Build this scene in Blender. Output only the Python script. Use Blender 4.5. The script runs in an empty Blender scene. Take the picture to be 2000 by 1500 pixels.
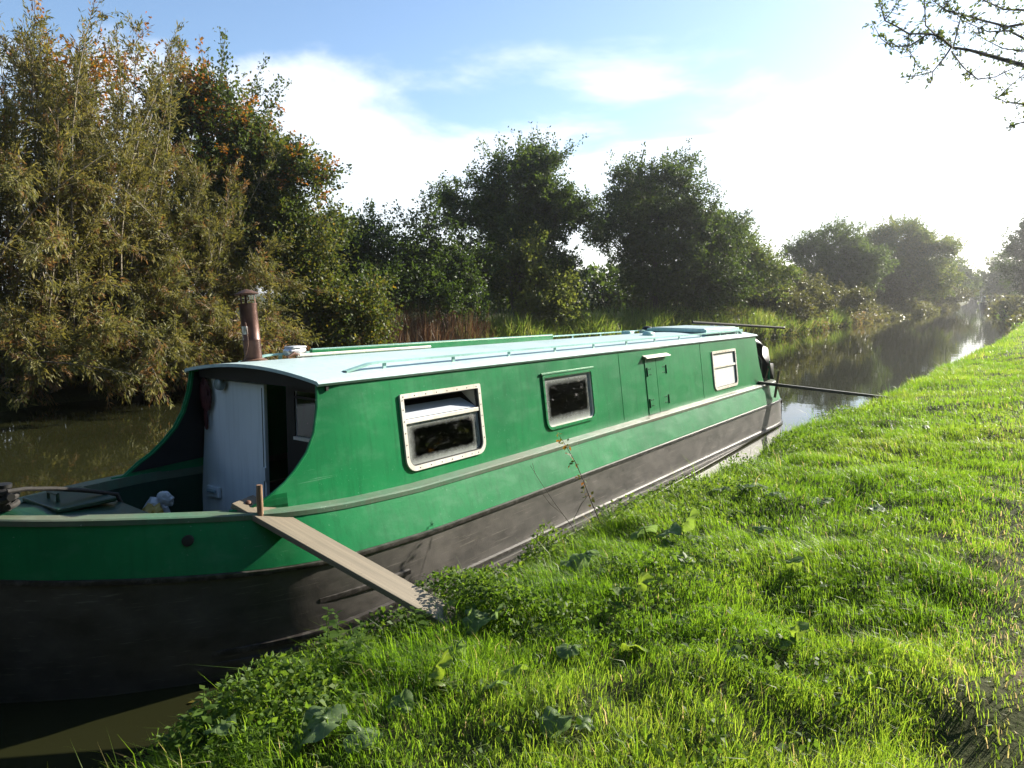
import bpy, math, random
import numpy as np
from mathutils import Vector, Matrix, Euler

random.seed(7)
RNG = np.random.default_rng(7)
scene = bpy.context.scene
COL = scene.collection

# ------------------------------------------------------------------ camera
H = 2.30                                   # eye height above the water
FPX, PSI, TH = 1450.0, math.radians(35.0), math.atan(178 / 1450.0)
cd = bpy.data.cameras.new('camera')
cam = bpy.data.objects.new('camera', cd)
COL.objects.link(cam)
cd.sensor_width = 36.0
cd.lens = 36.0 * FPX / 2000.0
cd.clip_start, cd.clip_end = 0.05, 5000
cam.location = (0, 0, H)
cam.rotation_euler = (math.pi / 2 - TH, 0, PSI)
scene.camera = cam

# ------------------------------------------------------------------ sky, sun, exposure
SUN_AZ, SUN_EL = math.radians(19.0), math.radians(24.0)   # azimuth clockwise from +Y
w = bpy.data.worlds.new('World')
scene.world = w
w.use_nodes = True
nt = w.node_tree
nt.nodes.clear()
def wn(t, **k):
    n = nt.nodes.new(t)
    for a, b in k.items():
        setattr(n, a, b)
    return n
sky = wn('ShaderNodeTexSky', sky_type='NISHITA', sun_disc=False)
sky.sun_elevation, sky.sun_rotation = SUN_EL, SUN_AZ
sky.air_density, sky.dust_density, sky.ozone_density = 1.0, 0.7, 3.0
tc = wn('ShaderNodeTexCoord')
sep = wn('ShaderNodeSeparateXYZ')
nt.links.new(tc.outputs['Generated'], sep.inputs[0])
def wmath(op, a, b=None):
    n = wn('ShaderNodeMath', operation=op)
    for i, v in enumerate((a, b)):
        if v is None:
            continue
        if isinstance(v, (int, float)):
            n.inputs[i].default_value = v
        else:
            nt.links.new(v, n.inputs[i])
    return n.outputs[0]
zden = wmath('ADD', wmath('MAXIMUM', sep.outputs[2], 0.0), 0.16)
cmb = wn('ShaderNodeCombineXYZ')
nt.links.new(wmath('DIVIDE', sep.outputs[0], zden), cmb.inputs[0])
nt.links.new(wmath('DIVIDE', sep.outputs[1], zden), cmb.inputs[1])
cno = wn('ShaderNodeTexNoise')
cno.inputs['Scale'].default_value = 1.05
cno.inputs['Detail'].default_value = 9.0
cno.inputs['Roughness'].default_value = 0.56
cno.inputs['Distortion'].default_value = 0.25
mpn = wn('ShaderNodeMapping')
mpn.inputs['Location'].default_value = (0.35, 1.9, 0.0)
nt.links.new(cmb.outputs[0], mpn.inputs[0])
nt.links.new(mpn.outputs[0], cno.inputs['Vector'])
bias = wn('ShaderNodeMapRange')
bias.inputs['From Min'].default_value, bias.inputs['From Max'].default_value = 0.17, 0.36
bias.inputs['To Min'].default_value, bias.inputs['To Max'].default_value = 0.20, -0.17
nt.links.new(sep.outputs[2], bias.inputs[0])
msk = wn('ShaderNodeMapRange', interpolation_type='SMOOTHSTEP')
msk.inputs['From Min'].default_value, msk.inputs['From Max'].default_value = 0.50, 0.66
nt.links.new(wmath('ADD', cno.outputs[0], bias.outputs[0]), msk.inputs[0])
cmix = wn('ShaderNodeMix', data_type='RGBA')
nt.links.new(wmath('MULTIPLY', msk.outputs[0], 0.9), cmix.inputs[0])
hsv = wn('ShaderNodeHueSaturation')
hsv.inputs['Saturation'].default_value = 0.98
nt.links.new(sky.outputs[0], hsv.inputs['Color'])
nt.links.new(hsv.outputs[0], cmix.inputs[6])
cadd = wn('ShaderNodeMix', data_type='RGBA', blend_type='ADD')   # cloud: own white plus some of the glow behind it
cadd.inputs[0].default_value = 0.30
cadd.inputs[6].default_value = (4.7, 4.8, 4.95, 1)
nt.links.new(hsv.outputs[0], cadd.inputs[7])
nt.links.new(cadd.outputs[2], cmix.inputs[7])
bg = wn('ShaderNodeBackground')
bg.inputs['Strength'].default_value = 0.078
nt.links.new(cmix.outputs[2], bg.inputs[0])
wo = wn('ShaderNodeOutputWorld')
nt.links.new(bg.outputs[0], wo.inputs[0])

sd = bpy.data.lights.new('sun', 'SUN')
sd.energy, sd.angle, sd.color = 5.0, math.radians(0.55), (1.0, 0.93, 0.80)
sun = bpy.data.objects.new('sun', sd)
COL.objects.link(sun)
TOSUN = Vector((math.sin(SUN_AZ) * math.cos(SUN_EL), math.cos(SUN_AZ) * math.cos(SUN_EL), math.sin(SUN_EL)))
sun.rotation_euler = (-TOSUN).to_track_quat('-Z', 'Y').to_euler()
sun.location = (6, 20, 15)

vs = scene.view_settings
vs.view_transform, vs.look = 'Standard', 'None'
vs.exposure, vs.gamma = 1.48, 1.0
vs.use_curve_mapping = False
scene.cycles.use_denoising = True
scene.cycles.max_bounces = 6
scene.cycles.diffuse_bounces = 3
scene.cycles.glossy_bounces = 3
scene.cycles.transmission_bounces = 4
scene.cycles.transparent_max_bounces = 8
scene.cycles.volume_bounces = 0
scene.cycles.use_adaptive_sampling = True
scene.cycles.adaptive_threshold = 0.015
scene.cycles.sample_clamp_indirect = 4.0

# ------------------------------------------------------------------ helpers
FW = np.array([-math.sin(PSI), math.cos(PSI)])
RT = np.array([math.cos(PSI), math.sin(PSI)])
def at(px, depth):
    """ground position of what stands under picture column px at this depth in metres"""
    p = depth * (FW + RT * (px - 1000) / FPX)
    return float(p[0]), float(p[1])
def hgt(py, depth):
    return H + depth * (572 - py) / FPX

def lnk(o, parent=None):
    COL.objects.link(o)
    if parent is not None:
        o.parent = parent
    return o
def tag(o, label=None, cat=None, group=None, kind=None):
    if label: o['label'] = label
    if cat: o['category'] = cat
    if group: o['group'] = group
    if kind: o['kind'] = kind
    return o
def empty(name, loc=(0, 0, 0), rot=(0, 0, 0), parent=None):
    o = bpy.data.objects.new(name, None)
    o.empty_display_size = 0.2
    o.location, o.rotation_euler = loc, rot
    return lnk(o, parent)
def copy_tree(o, parent=None):
    c = o.copy()
    lnk(c, parent)
    for ch in list(o.children):
        copy_tree(ch, c)
    return c

def npmesh(name, V, F, mat, parent=None, smooth=False, attrs=None):
    """one mesh object from numpy arrays; F has shape (m, 3) or (m, 4)"""
    V = np.ascontiguousarray(V, dtype=np.float32)
    F = np.ascontiguousarray(F, dtype=np.int32)
    m, k = F.shape
    me = bpy.data.meshes.new(name)
    me.vertices.add(len(V))
    me.vertices.foreach_set('co', V.ravel())
    me.loops.add(m * k)
    me.loops.foreach_set('vertex_index', F.ravel())
    me.polygons.add(m)
    me.polygons.foreach_set('loop_start', np.arange(0, m * k, k, dtype=np.int32))
    if smooth:
        me.polygons.foreach_set('use_smooth', np.ones(m, dtype=bool))
    for an, av in (attrs or {}).items():
        a = me.attributes.new(an, 'FLOAT', 'POINT')
        a.data.foreach_set('value', np.ascontiguousarray(av, dtype=np.float32))
    me.update(calc_edges=True)
    me.materials.append(mat)
    return lnk(bpy.data.objects.new(name, me), parent)

class MB:
    """collects shapes; build() links them as ONE mesh object"""
    def __init__(s):
        s.v, s.f = [], []
    def add(s, vs_, fs):
        b = len(s.v)
        s.v += [tuple(float(q) for q in p) for p in vs_]
        s.f += [tuple(i + b for i in f) for f in fs]
        return s
    def box(s, c, d, rot=None, taper=1.0):
        hx, hy, hz = d[0] / 2, d[1] / 2, d[2] / 2
        P = [Vector((x * hx * (taper if z > 0 else 1), y * hy * (taper if z > 0 else 1), z * hz))
             for z in (-1, 1) for x, y in ((-1, -1), (1, -1), (1, 1), (-1, 1))]
        R = Euler(rot).to_matrix() if rot else Matrix.Identity(3)
        return s.add([Vector(c) + R @ p for p in P],
                     [(3, 2, 1, 0), (4, 5, 6, 7), (0, 1, 5, 4), (1, 2, 6, 5), (2, 3, 7, 6), (3, 0, 4, 7)])
    def tube(s, path, r, n=8, cap=True):
        path = [Vector(p) for p in path]
        rs = r if isinstance(r, (list, tuple)) else [r] * len(path)
        vs_, fs = [], []
        ref = None
        for i, p in enumerate(path):
            t = (path[min(i + 1, len(path) - 1)] - path[max(i - 1, 0)]).normalized()
            if ref is None:
                ref = t.orthogonal().normalized()
            ref = (ref - t * ref.dot(t))
            ref = ref.normalized() if ref.length > 1e-6 else t.orthogonal().normalized()
            b = t.cross(ref)
            for k in range(n):
                a = 2 * math.pi * k / n
                vs_.append(p + (ref * math.cos(a) + b * math.sin(a)) * rs[i])
        for i in range(len(path) - 1):
            for k in range(n):
                k2 = (k + 1) % n
                fs.append((i * n + k, i * n + k2, (i + 1) * n + k2, (i + 1) * n + k))
        if cap:
            fs.append(tuple(range(n - 1, -1, -1)))
            fs.append(tuple((len(path) - 1) * n + k for k in range(n)))
        return s.add(vs_, fs)
    def lathe(s, prof, c=(0, 0, 0), n=20, sx=1.0, sy=1.0):
        vs_, fs = [], []
        for r, z in prof:
            for k in range(n):
                a = 2 * math.pi * k / n
                vs_.append((c[0] + r * math.cos(a) * sx, c[1] + r * math.sin(a) * sy, c[2] + z))
        for i in range(len(prof) - 1):
            for k in range(n):
                k2 = (k + 1) % n
                fs.append((i * n + k, i * n + k2, (i + 1) * n + k2, (i + 1) * n + k))
        fs.append(tuple(range(n - 1, -1, -1)))
        fs.append(tuple((len(prof) - 1) * n + k for k in range(n)))
        return s.add(vs_, fs)
    def grid(s, rows, flip=False):
        n = len(rows[0])
        fs = []
        for i in range(len(rows) - 1):
            for j in range(n - 1):
                q = (i * n + j, i * n + j + 1, (i + 1) * n + j + 1, (i + 1) * n + j)
                fs.append(q[::-1] if flip else q)
        return s.add([p for r in rows for p in r], fs)
    def build(s, name, mat, parent=None, smooth=False, bevel=0.0, solid=None, angle=40):
        me = bpy.data.meshes.new(name)
        me.from_pydata(s.v, [], s.f)
        me.update()
        me.materials.append(mat)
        o = lnk(bpy.data.objects.new(name, me), parent)
        if solid:
            m = o.modifiers.new('thick', 'SOLIDIFY')
            m.thickness, m.offset = solid
        if bevel:
            m = o.modifiers.new('bevel', 'BEVEL')
            m.width, m.segments, m.limit_method, m.angle_limit = bevel, 2, 'ANGLE', math.radians(35)
        if smooth:
            for p in me.polygons:
                p.use_smooth = True
            if angle < 180:
                m = o.modifiers.new('edges', 'EDGE_SPLIT')
                m.split_angle = math.radians(angle)
        return o

_h = np.random.default_rng(3).random((256, 256))
def vnoise(x, y, s=0):
    """smooth value noise 0..1"""
    x, y = np.asarray(x, float) + s * 17.3, np.asarray(y, float) + s * 5.7
    xi, yi = np.floor(x).astype(int), np.floor(y).astype(int)
    fx, fy = x - xi, y - yi
    fx, fy = fx * fx * (3 - 2 * fx), fy * fy * (3 - 2 * fy)
    g = lambda a, b: _h[a % 256, b % 256]
    return (g(xi, yi) * (1 - fx) + g(xi + 1, yi) * fx) * (1 - fy) + (g(xi, yi + 1) * (1 - fx) + g(xi + 1, yi + 1) * fx) * fy

# ------------------------------------------------------------------ materials
MATS = {}
class NM:
    """small node-material builder"""
    def __init__(s, name):
        s.m = bpy.data.materials.new(name)
        s.m.use_nodes = True
        s.t = s.m.node_tree
        s.t.nodes.clear()
        s.out = s.t.nodes.new('ShaderNodeOutputMaterial')
        MATS[name] = s.m
    def n(s, t, inp=None, **k):
        nd = s.t.nodes.new(t)
        for a, b in k.items():
            setattr(nd, a, b)
        for a, b in (inp or {}).items():
            s.set(nd.inputs[a], b)
        return nd
    def set(s, sock, v):
        if isinstance(v, bpy.types.NodeSocket):
            s.t.links.new(v, sock)
        else:
            if sock.type == 'RGBA' and len(v) == 3:
                v = (*v, 1)
            sock.default_value = v
    def coord(s, kind='Object', scale=(1, 1, 1), rot=(0, 0, 0)):
        tcn = s.n('ShaderNodeTexCoord')
        return s.n('ShaderNodeMapping', {'Vector': tcn.outputs[kind], 'Scale': scale, 'Rotation': rot}).outputs[0]
    def noise(s, vec, scale, detail=4, rough=0.55, dist=0.0):
        return s.n('ShaderNodeTexNoise', {'Vector': vec, 'Scale': scale, 'Detail': detail, 'Roughness': rough, 'Distortion': dist}).outputs[0]
    def rng(s, v, a, b, c=0.0, d=1.0):
        return s.n('ShaderNodeMapRange', {0: v, 1: a, 2: b, 3: c, 4: d}).outputs[0]
    def mix(s, f, a, b):
        nd = s.n('ShaderNodeMix', data_type='RGBA')
        s.set(nd.inputs[0], f); s.set(nd.inputs[6], a); s.set(nd.inputs[7], b)
        return nd.outputs[2]
    def math(s, op, a, b=0.0):
        return s.n('ShaderNodeMath', {0: a, 1: b}, operation=op).outputs[0]
    def attr(s, name):
        return s.n('ShaderNodeAttribute', attribute_name=name).outputs['Fac']
    def ramp(s, f, stops):
        nd = s.n('ShaderNodeValToRGB', {0: f})
        e = nd.color_ramp.elements
        while len(e) < len(stops):
            e.new(0.5)
        for el, (p, c) in zip(e, stops):
            el.position, el.color = p, (*c, 1)
        return nd.outputs[0]
    def bump(s, hgt_, strength=0.3, dist=0.01):
        return s.n('ShaderNodeBump', {'Height': hgt_, 'Strength': strength, 'Distance': dist}).outputs[0]
    def pbr(s, col, rough=0.5, normal=None, metal=0.0, spec=0.5, **k):
        p = s.n('ShaderNodeBsdfPrincipled', {'Base Color': col, 'Roughness': rough, 'Metallic': metal, 'Specular IOR Level': spec})
        if normal is not None:
            s.set(p.inputs['Normal'], normal)
        for a, b in k.items():
            s.set(p.inputs[a.replace('_', ' ')], b)
        return p.outputs[0]
    def end(s, sh):
        s.t.links.new(sh, s.out.inputs[0])
        return s.m

def mat_paint(name, base, dark, pale, rough=0.35, wear=0.5, streak=(1.2, 0.25, 3.0), bump=0.12, rust=0.0, spec=0.4):
    """old boat paint: faded patches, run-down dirt, pale chips, long scratches, rust spots"""
    b = NM(name)
    c = b.coord()
    big = b.noise(c, 1.6, 5)
    mid = b.noise(b.coord(scale=(1, 0.6, 1.4)), 6.5, 6, 0.65)
    col = b.mix(b.rng(big, 0.35, 0.7), base, dark)
    col = b.mix(b.math('MULTIPLY', b.rng(mid, 0.50, 0.72), 0.22 * min(1, wear * 2)), col, tuple(q * 0.7 + p * 0.3 for q, p in zip(base, pale)))
    st = b.noise(b.coord(scale=(11, 11, 0.7)), 1.8, 5, 0.6)
    col = b.mix(b.math('MULTIPLY', b.rng(st, 0.48, 0.74), 0.5), col, tuple(q * 0.72 for q in dark))
    patch = b.rng(b.noise(c, 2.3, 3), 0.42, 0.62)
    pat2 = b.rng(b.noise(b.coord(scale=(1, 0.5, 1)), 1.1, 3), 0.42, 0.60)
    for sc_, sl, th in ((30, 0.10, 0.69), (13, -0.16, 0.70)):
        scr = b.noise(b.coord(scale=(0.3, 0.07, 3.0), rot=(sl, 0, 0)), sc_, 3, 0.6)
        col = b.mix(b.math('MULTIPLY', b.math('MULTIPLY', b.rng(scr, th, th + 0.04), pat2), wear * 0.6), col, pale)
    chip = b.noise(c, 42, 6, 0.72)
    col = b.mix(b.math('MULTIPLY', b.math('MULTIPLY', b.rng(chip, 0.645, 0.675), patch), wear), col, pale)
    if rust:
        rs = b.noise(c, 13, 6, 0.75)
        col = b.mix(b.math('MULTIPLY', b.rng(rs, 0.70, 0.73), rust), col, (0.10, 0.045, 0.02))
    r = b.rng(mid, 0.3, 0.7, rough - 0.03, rough + 0.05)
    wav = b.noise(b.coord(scale=(1, 0.8, 1)), 1.9, 2)
    nb = b.bump(b.math('ADD', b.math('MULTIPLY', wav, 2.5), chip), bump, 0.008)
    return b.end(b.pbr(col, r, nb, 0.0, spec))

mat_paint('green_paint', (0.007, 0.185, 0.058), (0.006, 0.135, 0.046), (0.26, 0.42, 0.32), 0.36, 0.55, rust=0.7, spec=0.22)
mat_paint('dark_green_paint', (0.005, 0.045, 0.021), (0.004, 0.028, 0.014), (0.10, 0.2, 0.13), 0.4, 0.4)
mat_paint('roof_paint', (0.50, 0.61, 0.59), (0.41, 0.53, 0.51), (0.62, 0.68, 0.66), 0.38, 0.4, (3, 0.2, 3))
mat_paint('rail_paint', (0.36, 0.60, 0.56), (0.22, 0.40, 0.34), (0.7, 0.78, 0.74), 0.4, 0.6)
mat_paint('gunwale_paint', (0.07, 0.15, 0.09), (0.12, 0.11, 0.075), (0.50, 0.52, 0.46), 0.45, 1.0, (3, 0.15, 3))
mat_paint('white_frame', (0.70, 0.68, 0.62), (0.50, 0.44, 0.34), (0.75, 0.74, 0.7), 0.45, 0.3)
mat_paint('door_paint', (0.74, 0.78, 0.80), (0.66, 0.70, 0.72), (0.80, 0.82, 0.84), 0.45, 0.3)
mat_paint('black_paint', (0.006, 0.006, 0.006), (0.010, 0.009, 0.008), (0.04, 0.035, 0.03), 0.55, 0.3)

b = NM('bitumen')
c = b.coord()
n1 = b.noise(b.coord(scale=(1, 0.6, 1.3)), 5.0, 7, 0.68)
col = b.mix(b.rng(n1, 0.36, 0.66), (0.020, 0.017, 0.0145), (0.066, 0.056, 0.047))
n2 = b.noise(b.coord(scale=(0.4, 0.10, 4.0)), 22, 4, 0.6)
col = b.mix(b.math('MULTIPLY', b.rng(n2, 0.62, 0.68), 0.6), col, (0.15, 0.13, 0.11))
n4 = b.noise(b.coord(scale=(0.4, 0.14, 3.0), rot=(0.35, 0, 0)), 14, 3, 0.6)
col = b.mix(b.math('MULTIPLY', b.rng(n4, 0.68, 0.71), 0.5), col, (0.19, 0.17, 0.15))
n3 = b.noise(c, 50, 5, 0.7)
col = b.mix(b.math('MULTIPLY', b.rng(n3, 0.62, 0.68), 0.5), col, (0.10, 0.06, 0.04))
b.end(b.pbr(col, b.rng(n1, 0.3, 0.7, 0.42, 0.52), b.bump(n3, 0.22, 0.004), 0.0, 1.0))

b = NM('worn_steel')
c = b.coord()
n1 = b.noise(c, 14, 5, 0.7)
col = b.mix(b.rng(n1, 0.45, 0.75), (0.035, 0.030, 0.027), (0.12, 0.11, 0.10))
b.end(b.pbr(col, 0.34, b.bump(n1, 0.15, 0.002), 0.2))

b = NM('copper_pipe')
c = b.coord()
n1 = b.noise(b.coord(scale=(1, 1, 0.35)), 9, 5, 0.65)
col = b.ramp(n1, [(0.3, (0.04, 0.022, 0.018)), (0.52, (0.10, 0.045, 0.034)), (0.75, (0.19, 0.10, 0.072))])
b.end(b.pbr(col, b.rng(n1, 0.3, 0.7, 0.3, 0.55), b.bump(n1, 0.2, 0.003), 0.45))

b = NM('rusty_steel')
n1 = b.noise(b.coord(), 18, 5, 0.65)
b.end(b.pbr(b.ramp(n1, [(0.3, (0.03, 0.018, 0.012)), (0.6, (0.12, 0.05, 0.025)), (0.75, (0.2, 0.1, 0.06))]), 0.7, b.bump(n1, 0.4, 0.003), 0.1))

b = NM('bright_metal')
n1 = b.noise(b.coord(), 20, 4)
b.end(b.pbr(b.mix(b.rng(n1, 0.4, 0.7), (0.70, 0.70, 0.70), (0.4, 0.4, 0.38)), 0.28, None, 0.8))

def mat_wood(name, a, c2, sc=(14, 0.6, 14), rough=0.6):
    b = NM(name)
    g = b.noise(b.coord(scale=sc), 3.0, 6, 0.6, 0.3)
    d = b.noise(b.coord(), 2.5, 4)
    col = b.mix(b.rng(g, 0.3, 0.7), a, c2)
    col = b.mix(b.math('MULTIPLY', b.rng(d, 0.55, 0.75), 0.5), col, tuple(q * 0.55 for q in a))
    sp = b.noise(b.coord(), 40, 2)
    col = b.mix(b.math('MULTIPLY', b.rng(sp, 0.70, 0.73), 0.6), col, (0.07, 0.055, 0.03))
    return b.end(b.pbr(col, rough, b.bump(g, 0.25, 0.003)))
mat_wood('plank_wood', (0.21, 0.172, 0.118), (0.135, 0.112, 0.078))
mat_wood('dark_plank_wood', (0.045, 0.045, 0.035), (0.025, 0.025, 0.02))
mat_wood('peg_wood', (0.26, 0.15, 0.085), (0.16, 0.09, 0.05), (20, 20, 1))
mat_wood('bark', (0.085, 0.068, 0.05), (0.04, 0.032, 0.025), (6, 6, 1.2), 0.85)
mat_wood('pale_bark', (0.20, 0.17, 0.115), (0.11, 0.09, 0.06), (8, 8, 1.0), 0.8)

b = NM('glass')
fr = b.n('ShaderNodeFresnel', {'IOR': 1.5})
gl = b.n('ShaderNodeBsdfGlossy', {'Roughness': 0.03, 'Color': (0.95, 0.97, 0.97)})
tr = b.n('ShaderNodeBsdfTransparent', {'Color': (0.72, 0.76, 0.74)})
mx = b.n('ShaderNodeMixShader', {0: b.math('MULTIPLY', fr.outputs[0], 1.2), 1: tr.outputs[0], 2: gl.outputs[0]})
# salt-white grime creeping in from the rim of the pane
g = b.attr('rim')
gn = b.noise(b.coord(), 26, 5, 0.65)
gm = b.rng(b.math('SUBTRACT', b.math('ADD', g, b.math('MULTIPLY', gn, 0.05)), 0.025), 0.13, 0.0)
sp = b.rng(b.noise(b.coord(), 60, 3), 0.68, 0.76, 0.0, 0.05)
dif = b.n('ShaderNodeBsdfDiffuse', {'Color': (0.50, 0.53, 0.50)})
mx2 = b.n('ShaderNodeMixShader', {0: b.math('MAXIMUM', b.math('MULTIPLY', gm, 0.85), sp), 1: mx.outputs[0], 2: dif.outputs[0]})
b.end(mx2.outputs[0])

b = NM('milky_glass')
b.end(b.pbr((0.74, 0.74, 0.70), 0.3, None))
b = NM('sky_sheen_glass')
b.end(b.pbr((0.55, 0.60, 0.66), 0.25, None))  # opaque pale blue: the sky's reflection is put into the pane colour

def mat_plain(name, col, rough=0.6, vary=0.25, scale=12, metal=0.0):
    b = NM(name)
    n1 = b.noise(b.coord(), scale, 5)
    c2 = tuple(q * (1 - vary) for q in col)
    return b.end(b.pbr(b.mix(b.rng(n1, 0.35, 0.65), col, c2), rough, b.bump(n1, 0.2, 0.003), metal))
mat_plain('curtain_cloth', (0.75, 0.74, 0.70), 0.85, 0.1)
mat_plain('cabin_lining', (0.05, 0.04, 0.03), 0.7)
mat_plain('red_cloth', (0.09, 0.012, 0.014), 0.7, 0.5)
mat_plain('rubber', (0.015, 0.015, 0.015), 0.6)
mat_plain('rope_fibre', (0.030, 0.026, 0.022), 0.85, 0.5, 60)
mat_plain('white_plastic', (0.50, 0.51, 0.52), 0.35, 0.1)
mat_plain('yellow_plastic', (0.45, 0.30, 0.04), 0.4, 0.4)
mat_plain('black_canvas', (0.010, 0.010, 0.011), 0.48, 0.3, 7)
mat_plain('blue_grey_plastic', (0.30, 0.40, 0.44), 0.4, 0.2)
mat_plain('lamp_lens', (0.22, 0.27, 0.27), 0.15, 0.1)

def mat_leaf(name, stops, transl=0.38, rough=0.42, tgain=1.5, spec=0.22):
    """leaf: colour picked per leaf from the 'tint' attribute, light passing through"""
    b = NM(name)
    col = b.ramp(b.attr('tint'), stops)
    p = b.pbr(col, rough, None, 0.0, spec)
    hs = b.n('ShaderNodeHueSaturation', {'Color': col, 'Hue': 0.49, 'Saturation': 1.1, 'Value': tgain})
    t = b.n('ShaderNodeBsdfTranslucent', {'Color': hs.outputs[0]})
    m = b.n('ShaderNodeMixShader', {0: transl, 1: p, 2: t.outputs[0]})
    return b.end(m.outputs[0])
mat_leaf('willow_leaf', [(0.0, (0.058, 0.072, 0.018)), (0.35, (0.120, 0.118, 0.030)), (0.7, (0.188, 0.170, 0.046)), (0.92, (0.235, 0.185, 0.048)), (1.0, (0.13, 0.055, 0.035))], 0.40, 0.55)
mat_leaf('hawthorn_leaf', [(0.0, (0.028, 0.045, 0.010)), (0.5, (0.060, 0.085, 0.018)), (0.72, (0.13, 0.125, 0.022)), (0.88, (0.24, 0.13, 0.028)), (1.0, (0.30, 0.12, 0.035))], 0.42, 0.55)
mat_leaf('dark_leaf', [(0.0, (0.022, 0.040, 0.010)), (0.6, (0.050, 0.080, 0.016)), (1.0, (0.105, 0.150, 0.024))], 0.45, 0.55)
mat_leaf('mid_leaf', [(0.0, (0.032, 0.052, 0.014)), (0.6, (0.065, 0.095, 0.022)), (1.0, (0.13, 0.14, 0.03))], 0.50, 0.55, 1.9)
mat_leaf('scrub_leaf', [(0.0, (0.06, 0.055, 0.018)), (0.5, (0.09, 0.10, 0.026)), (0.85, (0.14, 0.125, 0.04)), (1.0, (0.20, 0.12, 0.07))], 0.40, 0.45)
mat_leaf('grass_blade', [(0.0, (0.045, 0.102, 0.011)), (0.5, (0.094, 0.160, 0.022)), (0.85, (0.150, 0.200, 0.034)), (0.95, (0.19, 0.19, 0.05)), (1.0, (0.28, 0.22, 0.11))], 0.55, 0.42, 2.5)
mat_leaf('weed_leaf', [(0.0, (0.040, 0.080, 0.015)), (0.6, (0.080, 0.140, 0.022)), (1.0, (0.13, 0.18, 0.03))], 0.45, 0.58, 1.9)
mat_leaf('sedge_blade', [(0.0, (0.07, 0.115, 0.022)), (0.6, (0.12, 0.175, 0.032)), (1.0, (0.22, 0.22, 0.07))], 0.50, 0.45, 2.0)
mat_leaf('dead_reed', [(0.0, (0.055, 0.028, 0.016)), (0.5, (0.13, 0.072, 0.036)), (0.85, (0.24, 0.17, 0.09)), (1.0, (0.10, 0.12, 0.03))], 0.25, 0.5, 1.2)
b = NM('broad_leaf')
col = b.ramp(b.attr('tint'), [(0.0, (0.115, 0.170, 0.080)), (0.7, (0.125, 0.195, 0.048)), (1.0, (0.15, 0.215, 0.03))])
sx = b.n('ShaderNodeSeparateXYZ', {0: b.coord()})
ang = b.math('ARCTAN2', sx.outputs[1], sx.outputs[0])
vein = b.rng(b.math('ABSOLUTE', b.math('SINE', b.math('MULTIPLY', ang, 4.0))), 0.16, 0.0)
mot = b.noise(b.coord(), 60, 4, 0.6)
col = b.mix(b.math('MULTIPLY', b.rng(mot, 0.4, 0.7), 0.4), col, (0.06, 0.10, 0.025))
col = b.mix(b.math('MULTIPLY', vein, 0.5), col, (0.24, 0.28, 0.13))
p_ = b.pbr(col, 0.5, b.bump(b.math('ADD', b.math('MULTIPLY', vein, -1.0), mot), 0.5, 0.004), 0.0, 0.3)
hs_ = b.n('ShaderNodeHueSaturation', {'Color': col, 'Hue': 0.49, 'Saturation': 1.1, 'Value': 2.0})
t_ = b.n('ShaderNodeBsdfTranslucent', {'Color': hs_.outputs[0]})
b.end(b.n('ShaderNodeMixShader', {0: 0.45, 1: p_, 2: t_.outputs[0]}).outputs[0])

b = NM('soil_grass')
c = b.coord('Object')
n1 = b.noise(c, 1.3, 6, 0.6)
n2 = b.noise(c, 22, 5, 0.7)
col = b.mix(b.rng(n2, 0.35, 0.65), (0.030, 0.034, 0.012), (0.055, 0.066, 0.020))
col = b.mix(b.math('MULTIPLY', b.rng(n1, 0.5, 0.75), 0.6), col, (0.07, 0.06, 0.03))
b.end(b.pbr(col, 0.95, b.bump(n2, 0.6, 0.03), 0.0, 0.1))

b = NM('path_soil')
c = b.coord('Object')
n1 = b.noise(c, 3, 6, 0.6)
n2 = b.noise(c, 45, 5, 0.7)
col = b.mix(b.rng(n1, 0.3, 0.7), (0.17, 0.125, 0.08), (0.10, 0.072, 0.045))
col = b.mix(b.rng(n2, 0.5, 0.7), col, (0.22, 0.175, 0.125))
b.end(b.pbr(col, 0.9, b.bump(n2, 0.6, 0.02), 0.0, 0.1))

b = NM('canal_water')
c = b.coord('Object')
r1 = b.noise(b.coord('Object', (1, 1, 1)), 1.1, 3, 0.5, 0.3)
r2 = b.noise(b.coord('Object', (1.0, 1.0, 1)), 7.0, 2, 0.5)
hh = b.math('ADD', r1, b.math('MULTIPLY', r2, 0.10))
mk = b.noise(c, 0.35, 3)
col = b.mix(b.rng(mk, 0.35, 0.65), (0.019, 0.020, 0.0075), (0.015, 0.016, 0.006))
b.end(b.pbr(col, 0.03, b.bump(hh, 0.05, 0.06), 0.0, 0.5, IOR=1.33))
M = MATS

# ------------------------------------------------------------------ the setting: ground, water
NE = np.array([(-80, -3.4), (-10, -3.2), (1.4, -3.02), (1.8, -3.08), (2.45, -3.10), (3.0, -3.02), (3.4, -2.92), (4.3, -3.0), (5.8, -2.98), (7.2, -2.90), (8.8, -2.78),
               (10.9, -2.72), (13, -2.5), (15.4, -2.32), (18, -2.2), (22, -1.98), (30, -1.5), (38.8, -1.05), (51, -0.7), (65, -1.1), (80, -2.2), (110, -4.4), (150, -6.4), (220, -9.5), (320, -20), (1500, -160)])
FE = np.array([(-80, -14.5), (-20, -15.0), (0, -15.9), (6, -16.2), (10, -17.1), (15, -17.3), (22, -16.5), (29, -14.5), (35, -12.2), (39, -11.3), (52, -11.3), (70, -10.8),
               (95, -9.8), (130, -10.2), (200, -12.4), (235, -14.5), (320, -26), (1500, -170)])
def near_edge(y):
    y = np.asarray(y, float)
    return np.interp(y, NE[:, 0], NE[:, 1]) + (vnoise(y * 1.7, y * 0, 4) - 0.5) * 0.16 + (vnoise(y * 0.5, y * 0, 9) - 0.5) * 0.2
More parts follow.
